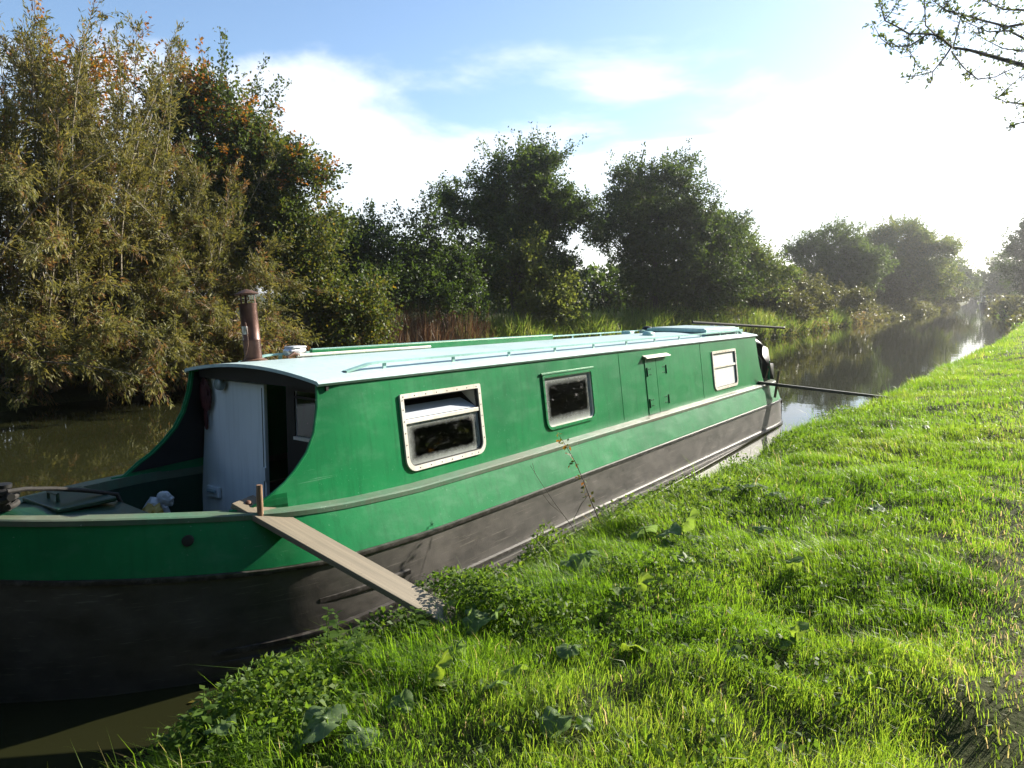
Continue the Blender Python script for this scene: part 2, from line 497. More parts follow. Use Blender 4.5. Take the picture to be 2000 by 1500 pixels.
def far_edge(y):
    y = np.asarray(y, float)
    return np.interp(y, FE[:, 0], FE[:, 1]) + (vnoise(y * 0.9, y * 0, 6) - 0.5) * 0.6
def ground_z(x, y):
    x, y = np.asarray(x, float), np.asarray(y, float)
    d = x - near_edge(y)
    zn = np.interp(d, [-0.35, -0.05, 0.10, 0.35, 0.9, 2.4, 5, 900], [-0.7, -0.02, 0.26, 0.37, 0.47, 0.62, 0.66, 0.7])
    amp = np.clip(d / 0.4, 0, 1)
    zn = zn + amp * ((vnoise(x * 2.1, y * 2.1, 1) - 0.5) * 0.12 + (vnoise(x * 5, y * 5, 2) - 0.5) * 0.07)
    e = far_edge(y) - x
    zf = np.interp(e, [-0.4, 0.0, 0.25, 1.0, 3.0, 8, 900], [-0.7, -0.02, 0.22, 0.45, 0.85, 1.15, 1.2])
    zf = zf + np.clip(e / 0.5, 0, 1) * (vnoise(x * 0.8, y * 0.8, 3) - 0.5) * 0.25
    return np.where(x > (near_edge(y) + far_edge(y)) / 2, zn, zf)

ys = np.concatenate([np.arange(-80, -2, 6), np.arange(-2, 13, 0.14), np.arange(13, 32, 0.5), np.arange(32, 80, 2), np.arange(80, 240, 8), [260, 300, 360, 450, 600, 900, 1500]])
fo = np.array([900, 300, 120, 60, 30, 18, 12, 8, 5.5, 4, 3, 2, 1.4, 1.0, 0.6, 0.3, 0.1, 0.0, -0.12, -0.4])
no = np.concatenate([[-0.35, -0.14, -0.05, 0.02, 0.10, 0.2], np.arange(0.3, 4.0, 0.13), [4.3, 5, 6, 8, 11, 16, 25, 45, 90, 200, 500, 900]])
gx = np.concatenate([far_edge(ys)[:, None] - fo[None], near_edge(ys)[:, None] + no[None]], axis=1)
gy = np.repeat(ys[:, None], gx.shape[1], 1)
gz = ground_z(gx, gy)
nr, nc = gx.shape
idx = np.arange(nr * nc).reshape(nr, nc)
GF = np.stack([idx[:-1, :-1].ravel(), idx[:-1, 1:].ravel(), idx[1:, 1:].ravel(), idx[1:, :-1].ravel()], 1)
g = npmesh('ground', np.stack([gx, gy, gz], 2).reshape(-1, 3), GF, M['soil_grass'], None, True)
tag(g, kind='structure')

wy = np.concatenate([np.arange(-79, 240, 3.0), [300, 450, 900, 1499]])
wx = np.stack([far_edge(wy) - 0.35, near_edge(wy) + 0.2], 1)
WV = np.stack([wx, np.repeat(wy[:, None], 2, 1), np.zeros_like(wx)], 2).reshape(-1, 3)
wi = np.arange(len(wy) * 2).reshape(-1, 2)
tag(npmesh('water', WV, np.stack([wi[:-1, 0], wi[:-1, 1], wi[1:, 1], wi[1:, 0]], 1), M['canal_water'], None, True), kind='structure')

# trodden towpath along the right-hand side
py_ = np.concatenate([np.arange(-6, 1.5, 0.3), np.arange(1.5, 14, 0.07), np.arange(14, 60, 1.5)])
pl = 0.0 + (vnoise(py_ * 1.4, py_ * 0, 12) - 0.5) * 0.22
pw = np.linspace(0, 1, 22)
pxs = pl[:, None] + pw[None] * 0.9
pys = np.repeat(py_[:, None], 22, 1)
pz = ground_z(pxs, pys) - 0.03 + 0.05 * np.clip(np.sin(pw * math.pi), 0, 0.9)[None] ** 0.6 + (vnoise(pxs * 9, pys * 9, 13) - 0.5) * 0.05
pid = np.arange(pxs.size).reshape(pxs.shape)
PF = np.stack([pid[:-1, :-1].ravel(), pid[:-1, 1:].ravel(), pid[1:, 1:].ravel(), pid[1:, :-1].ravel()], 1)
tag(npmesh('path', np.stack([pxs, pys, pz], 2).reshape(-1, 3), PF, M['path_soil'], None, True), kind='structure')

# ------------------------------------------------------------------ the narrowboat
TRIM = 0.0128                               # she sits a little down by the stern
CX = -4.63
boat = empty('narrowboat', (CX, 3.3, 0.0), (-TRIM, 0, 0))
tag(boat, 'green narrowboat with pale mint roof and black hull moored beside the grass bank', 'boat')
def Bp(x, y, z):
    """boat coordinates (y counted along the canal) to the root's frame"""
    return (x, y - 3.3, z)
def on_boat(x, y, z):
    """boat coordinates to world"""
    v = boat.matrix_basis @ Vector(Bp(x, y, z))
    return v
def sm(y, tab):
    t = np.array(tab)
    f = lambda q: np.interp(q, t[:, 0], t[:, 1])
    return float(np.mean([f(y + d) for d in np.linspace(-0.14, 0.14, 9)]))
GH = [(0.8, -0.7), (1.45, 0.0), (1.62, 0.20), (1.9, 0.40), (2.2, 0.58), (2.5, 0.74), (2.75, 0.85), (3.0, 0.925), (3.4, 0.965), (3.9, 0.98), (13.0, 0.98), (13.5, 0.94), (13.78, 0.76), (13.95, 0.5), (14.04, 0.0), (14.5, -0.8)]
ZG = [(1.2, 1.09), (1.5, 1.06), (2.1, 1.0), (2.7, 0.94), (3.3, 0.895), (4.0, 0.865), (5, 0.86), (14, 0.86)]
def gh(y): return max(sm(y, GH), 0.0)
def zg(y): return sm(y, ZG)
def zband(y): return zg(y) - 0.295 - 0.03 * max(0, min(1, (3.6 - y) / 1.5))
def half(y, k):
    """hull half-breadth; k 0 gunwale, 1 band foot, 2 waterline, 3 under water"""
    bulge = (0.0, 0.105, 0.15, 0.12)[k]
    back = (0.0, 0.03, 0.13, 0.30)[k]
    run = max(0.0, min(1.0, (4.2 - y) / 2.4))
    yy = y - back * run
    g_ = max(sm(yy, GH), 0.0)
    return g_ + bulge * max(0.0, min(1.0, g_ / 0.7)) if g_ > 0 else 0.0
HY = [1.36, 1.41, 1.46, 1.51, 1.57, 1.64, 1.72, 1.8, 1.88, 1.98, 2.1, 2.25, 2.4, 2.55, 2.7, 2.85, 3.0, 3.15, 3.3, 3.5, 3.75, 4.0, 4.4, 5, 6, 7, 8, 9, 10, 11, 12, 12.5, 12.8, 13.1, 13.3, 13.45, 13.6, 13.7, 13.8, 13.88, 13.94, 13.99, 14.03, 14.07, 14.10]
for s in (1, -1):
    lo, up = [], []
    for y in HY:
        lo.append([Bp(s * half(y, 3), y, -0.4), Bp(s * half(y, 2), y, 0.0), Bp(s * (half(y, 2) * 0.6 + half(y, 1) * 0.4), y, 0.25), Bp(s * half(y, 1), y, zband(y))])
        up.append([Bp(s * half(y, 1), y, zband(y) + 0.001), Bp(s * (half(y, 1) + half(y, 0)) / 2, y, (zband(y) + zg(y)) / 2), Bp(s * half(y, 0), y, zg(y))])
    MB().grid(lo, s < 0).build('hull_plating', M['bitumen'], boat, True, angle=30)
    MB().grid(up, s < 0).build('top_band', M['green_paint'], boat, True, angle=30)
    # rubbing strakes: half-round bars that follow the hull
    def strake(zf, out, r, y0, y1, mat, flat=1.0):
        yl = [y for y in HY if y0 <= y <= y1]
        def hx(y):
            z = zf(y)
            zb_ = zband(y)
            if z >= zb_ - 0.02:
                return half(y, 1)
            t = max(0, min(1, z / zb_))
            return half(y, 2) * (1 - t) + half(y, 1) * t
        rows = []
        out0 = out
        for y in yl:
            out = out0 * max(0.05, min(1, (y - y0) / 0.5))
            rows.append([Bp(s * (hx(y) - 0.01), y, zf(y) + r * flat), Bp(s * (hx(y) + out * 0.9), y, zf(y) + r * flat * 0.75), Bp(s * (hx(y) + out), y, zf(y)),
                         Bp(s * (hx(y) + out * 0.8), y, zf(y) - r * flat * 0.8), Bp(s * (hx(y) - 0.01), y, zf(y) - r * flat)])
        return MB().grid(rows, s > 0).build('rubbing_strake', mat, boat, True, angle=50)
    strake(lambda y: zband(y) - 0.018, 0.022, 0.018, 1.4, 14.05, M['worn_steel'])
    strake(lambda y: 0.155, 0.032, 0.022, 2.4, 14.0, M['worn_steel'])
    strake(lambda y: 0.085, 0.032, 0.018, 2.4, 14.0, M['bitumen'])
    strake(lambda y: 0.34 + 0.02 * (3.4 - y), 0.026, 0.020, 2.95, 3.80, M['worn_steel'])
    # gunwale capping
    cap = []
    for y in HY[2:-2]:
        o_, i_ = half(y, 0) + 0.014, max(half(y, 0) - 0.125, 0.0)
        z = zg(y)
        cap.append([Bp(s * o_, y, z - 0.022), Bp(s * o_, y, z + 0.008), Bp(s * (o_ - 0.012), y, z + 0.016), Bp(s * i_, y, z + 0.018), Bp(s * i_, y, z - 0.05)])
    MB().grid(cap, s < 0).build('gunwale', M['gunwale_paint'], boat, True, angle=30)
    # inside lining of the open well
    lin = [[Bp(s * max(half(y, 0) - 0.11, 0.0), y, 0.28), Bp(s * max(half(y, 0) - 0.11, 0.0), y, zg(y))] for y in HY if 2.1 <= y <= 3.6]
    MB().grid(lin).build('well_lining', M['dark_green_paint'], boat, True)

# fore deck with its locker lid, the open well, the stern deck
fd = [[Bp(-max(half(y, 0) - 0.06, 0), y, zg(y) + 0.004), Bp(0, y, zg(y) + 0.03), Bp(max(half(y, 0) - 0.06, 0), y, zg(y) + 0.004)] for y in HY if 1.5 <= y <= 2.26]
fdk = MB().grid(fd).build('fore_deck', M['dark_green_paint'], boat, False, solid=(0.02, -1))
lid = MB().box(Bp(-0.04, 2.02, zg(2.02) + 0.045), (0.44, 0.34, 0.03)).build('locker_lid', M['dark_green_paint'], fdk, bevel=0.008)
MB().tube([Bp(-0.10, 1.93, zg(2.0) + 0.06), Bp(-0.10, 1.93, zg(2.0) + 0.10), Bp(0.02, 1.93, zg(2.0) + 0.10), Bp(0.02, 1.93, zg(2.0) + 0.06)], 0.010).build('lid_handle', M['dark_green_paint'], fdk, True)
MB().box(Bp(0, 2.262, 0.62), (0.95, 0.02, 0.70)).build('well_bulkhead', M['dark_green_paint'], boat)
MB().grid([[Bp(-max(half(y, 0) - 0.10, 0), y, 0.285), Bp(max(half(y, 0) - 0.10, 0), y, 0.285)] for y in HY if 2.2 <= y <= 3.6]).build('well_floor', M['cabin_lining'], boat)
bol = MB()
bol.lathe([(0.035, 0), (0.035, 0.12), (0.045, 0.13), (0.045, 0.15), (0.01, 0.155)], Bp(0, 1.66, zg(1.66) + 0.03), 14)
bol.tube([Bp(-0.10, 1.66, zg(1.66) + 0.12), Bp(0.10, 1.66, zg(1.66) + 0.12)], 0.022)
bol.build('mooring_stud', M['black_paint'], boat, True)
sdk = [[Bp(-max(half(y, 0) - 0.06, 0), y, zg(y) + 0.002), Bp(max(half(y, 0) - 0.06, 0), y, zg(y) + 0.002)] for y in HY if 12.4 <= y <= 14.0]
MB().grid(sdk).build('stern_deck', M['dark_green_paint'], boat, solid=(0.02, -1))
# round drain fitting low on the bow
fa, fn = Vector(Bp(half(2.33, 0) * 0.55 + half(2.33, 1) * 0.45, 2.33, zg(2.33) * 0.62 + zband(2.33) * 0.38)), Vector((0.72, -0.69, 0.1)).normalized()
MB().tube([fa - fn * 0.02, fa + fn * 0.012, fa + fn * 0.014], [0.032, 0.032, 0.022], 16).build('drain_fitting', M['rubber'], boat, True)

# cabin sides -------------------------------------------------------
ZR, Y1 = 1.705, 12.76
KN = 3.45                                    # the knuckle where the side starts to turn in
def chalf(z): return 0.87 - 0.115 * (z - 0.86) / 0.85
FC = [(0.90, 2.60), (0.96, 2.70), (1.03, 2.83), (1.09, 2.94), (1.16, 3.03), (1.26, 3.13), (1.38, 3.20), (1.54, 3.245), (1.705, 3.265)]
AC = [(0.90, 12.99), (1.0, 12.93), (1.16, 12.84), (1.38, 12.79), (1.54, 12.765), (1.705, 12.76)]
def yfront(z): return float(np.interp(z, [p[0] for p in FC], [p[1] for p in FC]))
def yaft(z): return float(np.interp(z, [p[0] for p in AC], [p[1] for p in AC]))
def cpt(s, y, z, off=0.0):
    """point on the cabin side"""
    hx = chalf(z)
    if y < KN:
        hx -= (KN - y) * 0.10
    hx = min(hx, max(half(y, 0) - 0.085, 0.02) if y < 3.3 else hx)
    return Bp(s * (hx + off), y, z + off * 0.134)
WIN = {'1': (4.00, 4.985, 0.965, 1.552), '2': (5.97, 6.955, 1.005, 1.540), '3': (10.58, 11.63, 0.958, 1.533)}
IN = 0.032
holes = [(y0 + IN, y1 - IN, z0 + IN, z1 - IN) for (y0, y1, z0, z1) in WIN.values()]
zrow = sorted(set([round(p[0], 3) for p in FC] + [round(h_[k], 3) for h_ in holes for k in (2, 3)] + [0.885]))
ycol = sorted(set([KN, 3.7, 5.5, 7.6, 8.6, 9.6, 12.2] + [round(h_[k], 3) for h_ in holes for k in (0, 1)]))
for s in (1, -1):
    m = MB()
    V_ = {}
    def vid(i, j):
        if (i, j) not in V_:
            z = zrow[i]
            if j == 0: y = yfront(z)
            elif j == 1: y = min(max(yfront(z) + 0.04, 2.95), KN - 0.02) if yfront(z) < 2.93 else yfront(z) + (KN - yfront(z)) * 0.4
            elif j == len(ycol) + 2: y = yaft(z)
            else: y = ycol[j - 2]
            zz = z
            if i == 0: zz = zg(y) + 0.012
            m.v.append(cpt(s, y, max(zz, zg(y) + 0.012 + i * 1e-3)))
            V_[(i, j)] = len(m.v) - 1
        return V_[(i, j)]
    for i in range(len(zrow) - 1):
        for j in range(len(ycol) + 2):
            if 2 <= j < len(ycol) + 1 and s > 0:
                yc, zc = (ycol[j - 2] + ycol[j - 1]) / 2, (zrow[i] + zrow[i + 1]) / 2
                if any(a < yc < b_ and c_ < zc < d_ for a, b_, c_, d_ in holes):
                    continue
            q = (vid(i, j), vid(i, j + 1), vid(i + 1, j + 1), vid(i + 1, j))
            m.f.append(q if s > 0 else q[::-1])
    cs = m.build('cabin_side', M['green_paint'], boat, True, solid=(0.022, -1), angle=6)
    # steel beading round the cut-away
    MB().tube([cpt(s, yfront(z) - 0.002, max(z, zg(yfront(z)) + 0.02)) for z in [p[0] for p in FC]], 0.009, 6).build('edge_beading', M['green_paint'], cs, True)
    # weld seams, where plates meet
    for yy in (7.62, 10.15):
        MB().box((0, 0, 0), (0.004, 0.006, 0.78)).build('weld_seam', M['green_paint'], cs).matrix_basis = Matrix.Translation(Vector(cpt(s, yy, 1.29, 0.001))) @ Euler((0, -s * 0.134, 0)).to_matrix().to_4x4()

# roof ---------------------------------------------------------------
def roofz(x): return 1.705 + 0.072 * (1 - min(1, abs(x) / 0.765) ** 2.0)
ry = [3.24, 3.3] + [3.5 + i * 0.5 for i in range(19)] + [12.80]
rxs = [-0.785, -0.765] + [-0.7 + 0.1 * i for i in range(15)] + [0.765, 0.785]
rows = [[Bp(x, y, roofz(x) + 0.010 - (0.016 if abs(x) > 0.78 else 0)) for x in rxs] for y in ry]
roof = MB().grid(rows, True).build('roof', M['roof_paint'], boat, True, solid=(0.024, 1), angle=30)
for s in (1, -1):
    # handrail on its little posts
    x = s * 0.615
    zr = roofz(x)
    path = [Bp(x, 3.62, zr + 0.012), Bp(x, 3.86, zr + 0.055), Bp(x, 3.95, zr + 0.06)] + [Bp(x, 4.4 + i * 0.8, zr + 0.06) for i in range(10)] + [Bp(x, 12.30, zr + 0.06), Bp(x, 12.42, zr + 0.012)]
    hr = MB()
    for a, b_ in zip(path[:-1], path[1:]):
        pass
    hr.grid([[(p[0] - 0.024, p[1], p[2] - 0.007), (p[0] - 0.024, p[1], p[2] + 0.007), (p[0] + 0.024, p[1], p[2] + 0.007), (p[0] + 0.024, p[1], p[2] - 0.007), (p[0] - 0.024, p[1], p[2] - 0.007)] for p in path])
    h_ = hr.build('handrail', M['rail_paint'], roof)
    for k in range(11):
        yy = 4.02 + k * 0.82
        MB().box(Bp(x, yy, zr + 0.032), (0.012, 0.03, 0.046)).build('rail_post', M['rail_paint'], roof)
# front header, its black standing for shadow under the roof edge; bulkhead, door
hd = [[Bp(x, 3.34, roofz(x) - 0.012) for x in rxs[1:-1]], [Bp(x, 3.34, min(roofz(x) - 0.02, 1.645)) for x in rxs[1:-1]]]
MB().grid(hd).build('front_header', M['black_paint'], boat, solid=(0.02, -1))
YB = 3.43
def trap(x0, x1, z0, z1, y=YB, t=0.03):
    """panel of the front bulkhead, its outer edge following the lean of the cabin"""
    def cl(x, z):
        lim = chalf(z) - 0.03
        return max(-lim, min(lim, x))
    P = [(cl(x0, z0), z0), (cl(x1, z0), z0), (cl(x1, z1), z1), (cl(x0, z1), z1)]
    vs_ = [Bp(x, y, z) for x, z in P] + [Bp(x, y + t, z) for x, z in P]
    return vs_, [(0, 1, 2, 3), (7, 6, 5, 4), (0, 4, 5, 1), (1, 5, 6, 2), (2, 6, 7, 3), (3, 7, 4, 0)]
MB().add(*trap(-0.9, -0.70, 0.30, 1.66)).build('bulkhead_panel', M['black_paint'], boat)
MB().add(*trap(0.20, 0.29, 0.30, 1.66)).build('bulkhead_panel', M['black_paint'], boat)
MB().add(*trap(0.29, 0.9, 0.30, 1.245)).build('bulkhead_panel', M['black_paint'], boat)
MB().add(*trap(0.29, 0.9, 1.60, 1.66)).build('bulkhead_panel', M['black_paint'], boat)
MB().add(*trap(0.655, 0.9, 1.245, 1.60)).build('bulkhead_panel', M['black_paint'], boat)
for s in (1, -1):                           # black sheets standing for the shade inside the cut-away cabin ends
    MB().grid([[cpt(s, max(yfront(z) + 0.02, 2.7), z, -0.026) , cpt(s, YB + 0.05, z, -0.026)] for z in (0.98, 1.03, 1.09, 1.16, 1.26, 1.38, 1.54, 1.69)]).build('shade_sheet', M['black_paint'], boat, True)
fw_ = empty('front_window', (0, 0, 0), (0, 0, 0), boat)
def pane_mesh(name, P00, P10, P11, P01, parent, nu=16, nv=16, wu=1.0, wv=0.6, mat='glass', lowbias=0.0):
    P00, P10, P11, P01 = [np.array(p) for p in (P00, P10, P11, P01)]
    u, v = np.meshgrid(np.linspace(0, 1, nu), np.linspace(0, 1, nv))
    V = ((1 - u) * (1 - v))[..., None] * P00 + (u * (1 - v))[..., None] * P10 + (u * v)[..., None] * P11 + ((1 - u) * v)[..., None] * P01
    rim = np.minimum(np.minimum(u, 1 - u) * wu + 0.02, np.minimum(v, (1 - v) + 0.04) * wv)
    i_ = np.arange(nu * nv).reshape(nv, nu)
    F = np.stack([i_[:-1, :-1].ravel(), i_[:-1, 1:].ravel(), i_[1:, 1:].ravel(), i_[1:, :-1].ravel()], 1)
    return npmesh(name, V.reshape(-1, 3), F, M[mat], parent, False, {'rim': rim.ravel()})
pane_mesh('pane', Bp(0.29, YB + 0.012, 1.245), Bp(0.655, YB + 0.012, 1.245), Bp(0.655, YB + 0.012, 1.60), Bp(0.29, YB + 0.012, 1.60), fw_, wu=2, wv=2)
MB().box(Bp(0.47, YB + 0.004, 1.255), (0.37, 0.03, 0.022)).build('sill', M['white_frame'], fw_)
MB().box(Bp(0.47, YB + 0.008, 1.555), (0.36, 0.02, 0.014)).build('glazing_bar', M['black_paint'], fw_)
door = MB().add(*trap(-0.90, -0.01, 0.32, 1.625, YB - 0.035, 0.03)).build('door', M['door_paint'], boat, bevel=0.004)
MB().add(*trap(-0.035, -0.030, 0.40, 1.60, YB - 0.0385, 0.004)).build('door_seam', M['black_paint'], door)
MB().box(Bp(-0.02, YB - 0.045, 0.95), (0.05, 0.02, 0.10)).build('door_hinge', M['door_paint'], door)
lt = MB().box(Bp(-0.66, YB - 0.055, 0.72), (0.16, 0.03, 0.085)).build('latch', M['door_paint'], door, bevel=0.006)
MB().tube([Bp(-0.70, YB - 0.08, 0.73), Bp(-0.60, YB - 0.08, 0.73)], 0.014).build('latch_bolt', M['blue_grey_plastic'], door, True)
# cabin inside: floor, far end, ceiling-high locker so that the windows look into a dark room
MB().box(Bp(0, 8.1, 0.33), (1.6, 9.2, 0.03)).build('cabin_floor', M['cabin_lining'], boat)
MB().box(Bp(0, 5.45, 1.0), (1.38, 0.03, 1.30)).build('inner_partition', M['cabin_lining'], boat)
MB().box(Bp(0, 7.6, 1.0), (1.38, 0.03, 1.30)).build('inner_partition', M['cabin_lining'], boat)
MB().box(Bp(0, 12.68, 1.0), (1.40, 0.03, 1.36)).build('aft_bulkhead', M['dark_green_paint'], boat)
# round lamp and red bag under the front header
MB().lathe([(0.004, 0.0), (0.03, 0.002), (0.045, 0.012), (0.05, 0.03), (0.05, 0.045)], (0, 0, 0), 18).build('head_lamp', M['lamp_lens'], boat, True).matrix_basis = Matrix.Translation(Vector(Bp(-0.50, 3.325, 1.60))) @ Euler((-math.pi / 2, 0, 0)).to_matrix().to_4x4()

# side windows ------------------------------------------------------
def rrect(y0, y1, z0, z1, rb, rt, n=7):
    pts = []
    for (cy, cz, r, a0) in ((y0 + rb, z0 + rb, rb, math.pi), (y1 - rb, z0 + rb, rb, 1.5 * math.pi), (y1 - rt, z1 - rt, rt, 0), (y0 + rt, z1 - rt, rt, 0.5 * math.pi)):
        for k in range(n):
            a = a0 + 0.5 * math.pi * k / (n - 1)
            pts.append((cy + r * math.cos(a), cz + r * math.sin(a)))
    return pts
def ring(outer, inner, o0, o1):
    n = len(outer)
    vs_ = [cpt(1, y, z, o0) for y, z in outer] + [cpt(1, y, z, o1) for y, z in outer] + [cpt(1, y, z, o1) for y, z in inner] + [cpt(1, y, z, o0) for y, z in inner]
    fs = []
    for r0 in range(3):
        for k in range(n):
            k2 = (k + 1) % n
            fs.append((r0 * n + k, r0 * n + k2, (r0 + 1) * n + k2, (r0 + 1) * n + k))
    return MB().add(vs_, fs)
def inset(y0, y1, z0, z1, d): return (y0 + d, y1 - d, z0 + d, z1 - d)
def side_window(key, label, fmat, kind):
    y0, y1, z0, z1 = WIN[key]
    t = empty('window', (0, 0, 0), (0, 0, 0), boat)
    t['label'] = label
    wd = 0.036 if kind != 'plain' else 0.028
    ring(rrect(y0, y1, z0, z1, 0.10, 0.015), rrect(*inset(y0, y1, z0, z1, wd), 0.07, 0.008), -0.018, 0.016).build('frame', fmat, t, True, angle=30)
    i0 = inset(y0, y1, z0, z1, wd)
    # rubber seal inside the frame, dark line
    ring(rrect(*inset(y0, y1, z0, z1, wd - 0.001), 0.07, 0.008), rrect(*inset(y0, y1, z0, z1, wd + 0.010), 0.06, 0.006), -0.024, 0.004).build('seal', M['rubber'] if kind != 'plain' else M['white_frame'], t, True, angle=30)
    zb = i0[2] + (i0[3] - i0[2]) * (0.66 if kind != 'curtain' else 0.60)
    a, b_, c_, d_ = i0[0] - 0.01, i0[1] + 0.01, i0[2] - 0.01, i0[3] + 0.01
    if kind == 'plain':
        pane_mesh('pane', cpt(1, a, c_, -0.010), cpt(1, b_, c_, -0.010), cpt(1, b_, d_, -0.010), cpt(1, a, d_, -0.010), t, 20, 20, 0.9, 0.55)
        # drip rail over the head
        P_ = MB()
        P_.tube([cpt(1, y0 - 0.02, z1 + 0.012, 0.012), cpt(1, y1 + 0.03, z1 + 0.012, 0.012)], 0.012, 6)
        P_.build('drip_rail', M['green_paint'], t)
    else:
        pane_mesh('pane', cpt(1, a, c_, -0.010), cpt(1, b_, c_, -0.010), cpt(1, b_, zb, -0.010), cpt(1, a, zb, -0.010), t, 20, 20, 0.9, 0.55, 'glass' if kind == 'hopper' else 'milky_glass')
        br = MB()
        br.add([cpt(1, yy, zz, oo) for oo in (-0.016, 0.010) for yy, zz in ((i0[0], zb - 0.016), (i0[1], zb - 0.016), (i0[1], zb + 0.016), (i0[0], zb + 0.016))],
               [(3, 2, 1, 0), (4, 5, 6, 7), (0, 1, 5, 4), (1, 2, 6, 5), (2, 3, 7, 6), (3, 0, 4, 7)])
        br.build('glazing_bar', fmat, t, bevel=0.003)
        if kind == 'hopper':                 # top light hinged open, leaning into the cabin
            hgt_ = i0[3] - zb - 0.03
            o_ = [cpt(1, yy, zb + 0.02 + hgt_ * 0.62 * k, -0.012 - 0.17 * k) for yy, k in ((i0[0] + 0.01, 0), (i0[1] - 0.01, 0), (i0[1] - 0.01, 1), (i0[0] + 0.01, 1))]
            pane_mesh('hopper_pane', *o_, t, 6, 6, 3, 3, 'sky_sheen_glass')
            for yy in (i0[0] + 0.008, i0[1] - 0.008):
                MB().add([cpt(1, yy, zb + 0.015, -0.012), cpt(1, yy, i0[3], -0.012), cpt(1, yy, i0[3], -0.18)], [(0, 1, 2)]).build('hopper_cheek', M['white_frame'], t, solid=(0.004, 0))
        else:
            pane_mesh('pane', cpt(1, a, zb, -0.010), cpt(1, b_, zb, -0.010), cpt(1, b_, d_, -0.010), cpt(1, a, d_, -0.010), t, 12, 12, 2, 2, 'milky_glass')
    if False:
        rows = []
        for k in range(8):
            z = c_ + (d_ - c_) * k / 7
            rows.append([cpt(1, a + (b_ - a) * q / 36, z, -0.05 - 0.012 * math.sin(q * 1.25 + 0.2 * k)) for q in range(37)])
        MB().grid(rows).build('curtain', M['curtain_cloth'], t, True, angle=180)
    # screws round the frame
    sc = MB().lathe([(0.0050, 0), (0.0050, 0.002), (0.002, 0.0035)], n=8).build('screw', M['rusty_steel'], t)
    spots = [(y0 + (y1 - y0) * q, z1 - wd / 2 - 0.003) for q in (0.03, 0.16, 0.29, 0.42, 0.55, 0.68, 0.81, 0.94)] + [(y0 + wd / 2, z0 + (z1 - z0) * q) for q in (0.2, 0.35, 0.5, 0.65, 0.8, 0.92)] \
        + [(y1 - wd / 2, z0 + (z1 - z0) * q) for q in (0.22, 0.38, 0.54, 0.7, 0.86)] + [(y0 + (y1 - y0) * q, z0 + wd / 2) for q in (0.14, 0.27, 0.4, 0.53, 0.66, 0.79, 0.88)]
    for k, (yy, zz) in enumerate(spots):
        o = sc if k == 0 else lnk(sc.copy(), t)
        o.matrix_basis = Matrix.Translation(Vector(cpt(1, yy, zz, 0.0158))) @ Euler((0, math.pi / 2 - 0.134, 0)).to_matrix().to_4x4()
    return t
side_window('1', 'cream-framed window nearest the bow, its top light hinged open', M['white_frame'], 'hopper')
side_window('2', 'dark window with a green painted frame', M['green_paint'], 'plain')
side_window('3', 'cream-framed window nearest the stern with milky white panes', M['white_frame'], 'curtain')

# double side hatch ----------------------------------------------------
sh = empty('side_hatch', (0, 0, 0), (0, 0, 0), boat)
for (a, b_) in ((8.285, 8.592), (8.604, 8.925)):
    lf = ring(rrect(a, b_, 0.885, 1.565, 0.004, 0.004, 2), rrect(a + 0.08, b_ - 0.08, 0.96, 1.49, 0.004, 0.004, 2), 0.0, 0.009)
    lf.add([cpt(1, yy, zz, 0.009) for yy, zz in rrect(a + 0.08, b_ - 0.08, 0.96, 1.49, 0.004, 0.004, 2)], [tuple(range(8))])
    lfo = lf.build('hatch_leaf', M['green_paint'], sh)
    ey = a + 0.035 if a < 8.5 else b_ - 0.035
    for zz in (1.40, 1.02):
        MB().tube([cpt(1, ey, zz - 0.055, 0.012), cpt(1, ey, zz + 0.055, 0.012)], 0.010, 8).build('hinge', M['dark_green_paint'], sh, True)
        for q in range(4):
            bo = MB().lathe([(0.008, 0), (0.008, 0.003), (0.004, 0.006)], n=8).build('bolt', M['dark_green_paint'], sh)
            yy = ey + (0.06 + 0.045 * (q % 2)) * (1 if a < 8.5 else -1)
            bo.matrix_basis = Matrix.Translation(Vector(cpt(1, yy, zz - 0.035 + 0.07 * (q // 2), 0.0088))) @ Euler((0, math.pi / 2 - 0.134, 0)).to_matrix().to_4x4()
MB().add([cpt(1, 8.596, zz, oo) for oo in (0.0, 0.004) for zz in (0.885, 1.565)] + [cpt(1, 8.602, zz, oo) for oo in (0.0, 0.004) for zz in (0.885, 1.565)], [(0, 1, 5, 4), (2, 3, 7, 6), (0, 2, 6, 4)]).build('centre_gap', M['black_paint'], sh)
dc = MB()
dc.add([cpt(1, yy, zz, oo) for yy in (8.25, 8.97) for zz, oo in ((1.605, 0.0), (1.600, 0.012), (1.578, 0.055), (1.566, 0.058), (1.588, 0.010))], [(0, 5, 6, 1), (1, 6, 7, 2), (2, 7, 8, 3), (3, 8, 9, 4), (4, 3, 2, 1), (6, 7, 8, 9)])
dc.build('drip_cap', M['white_frame'], sh)

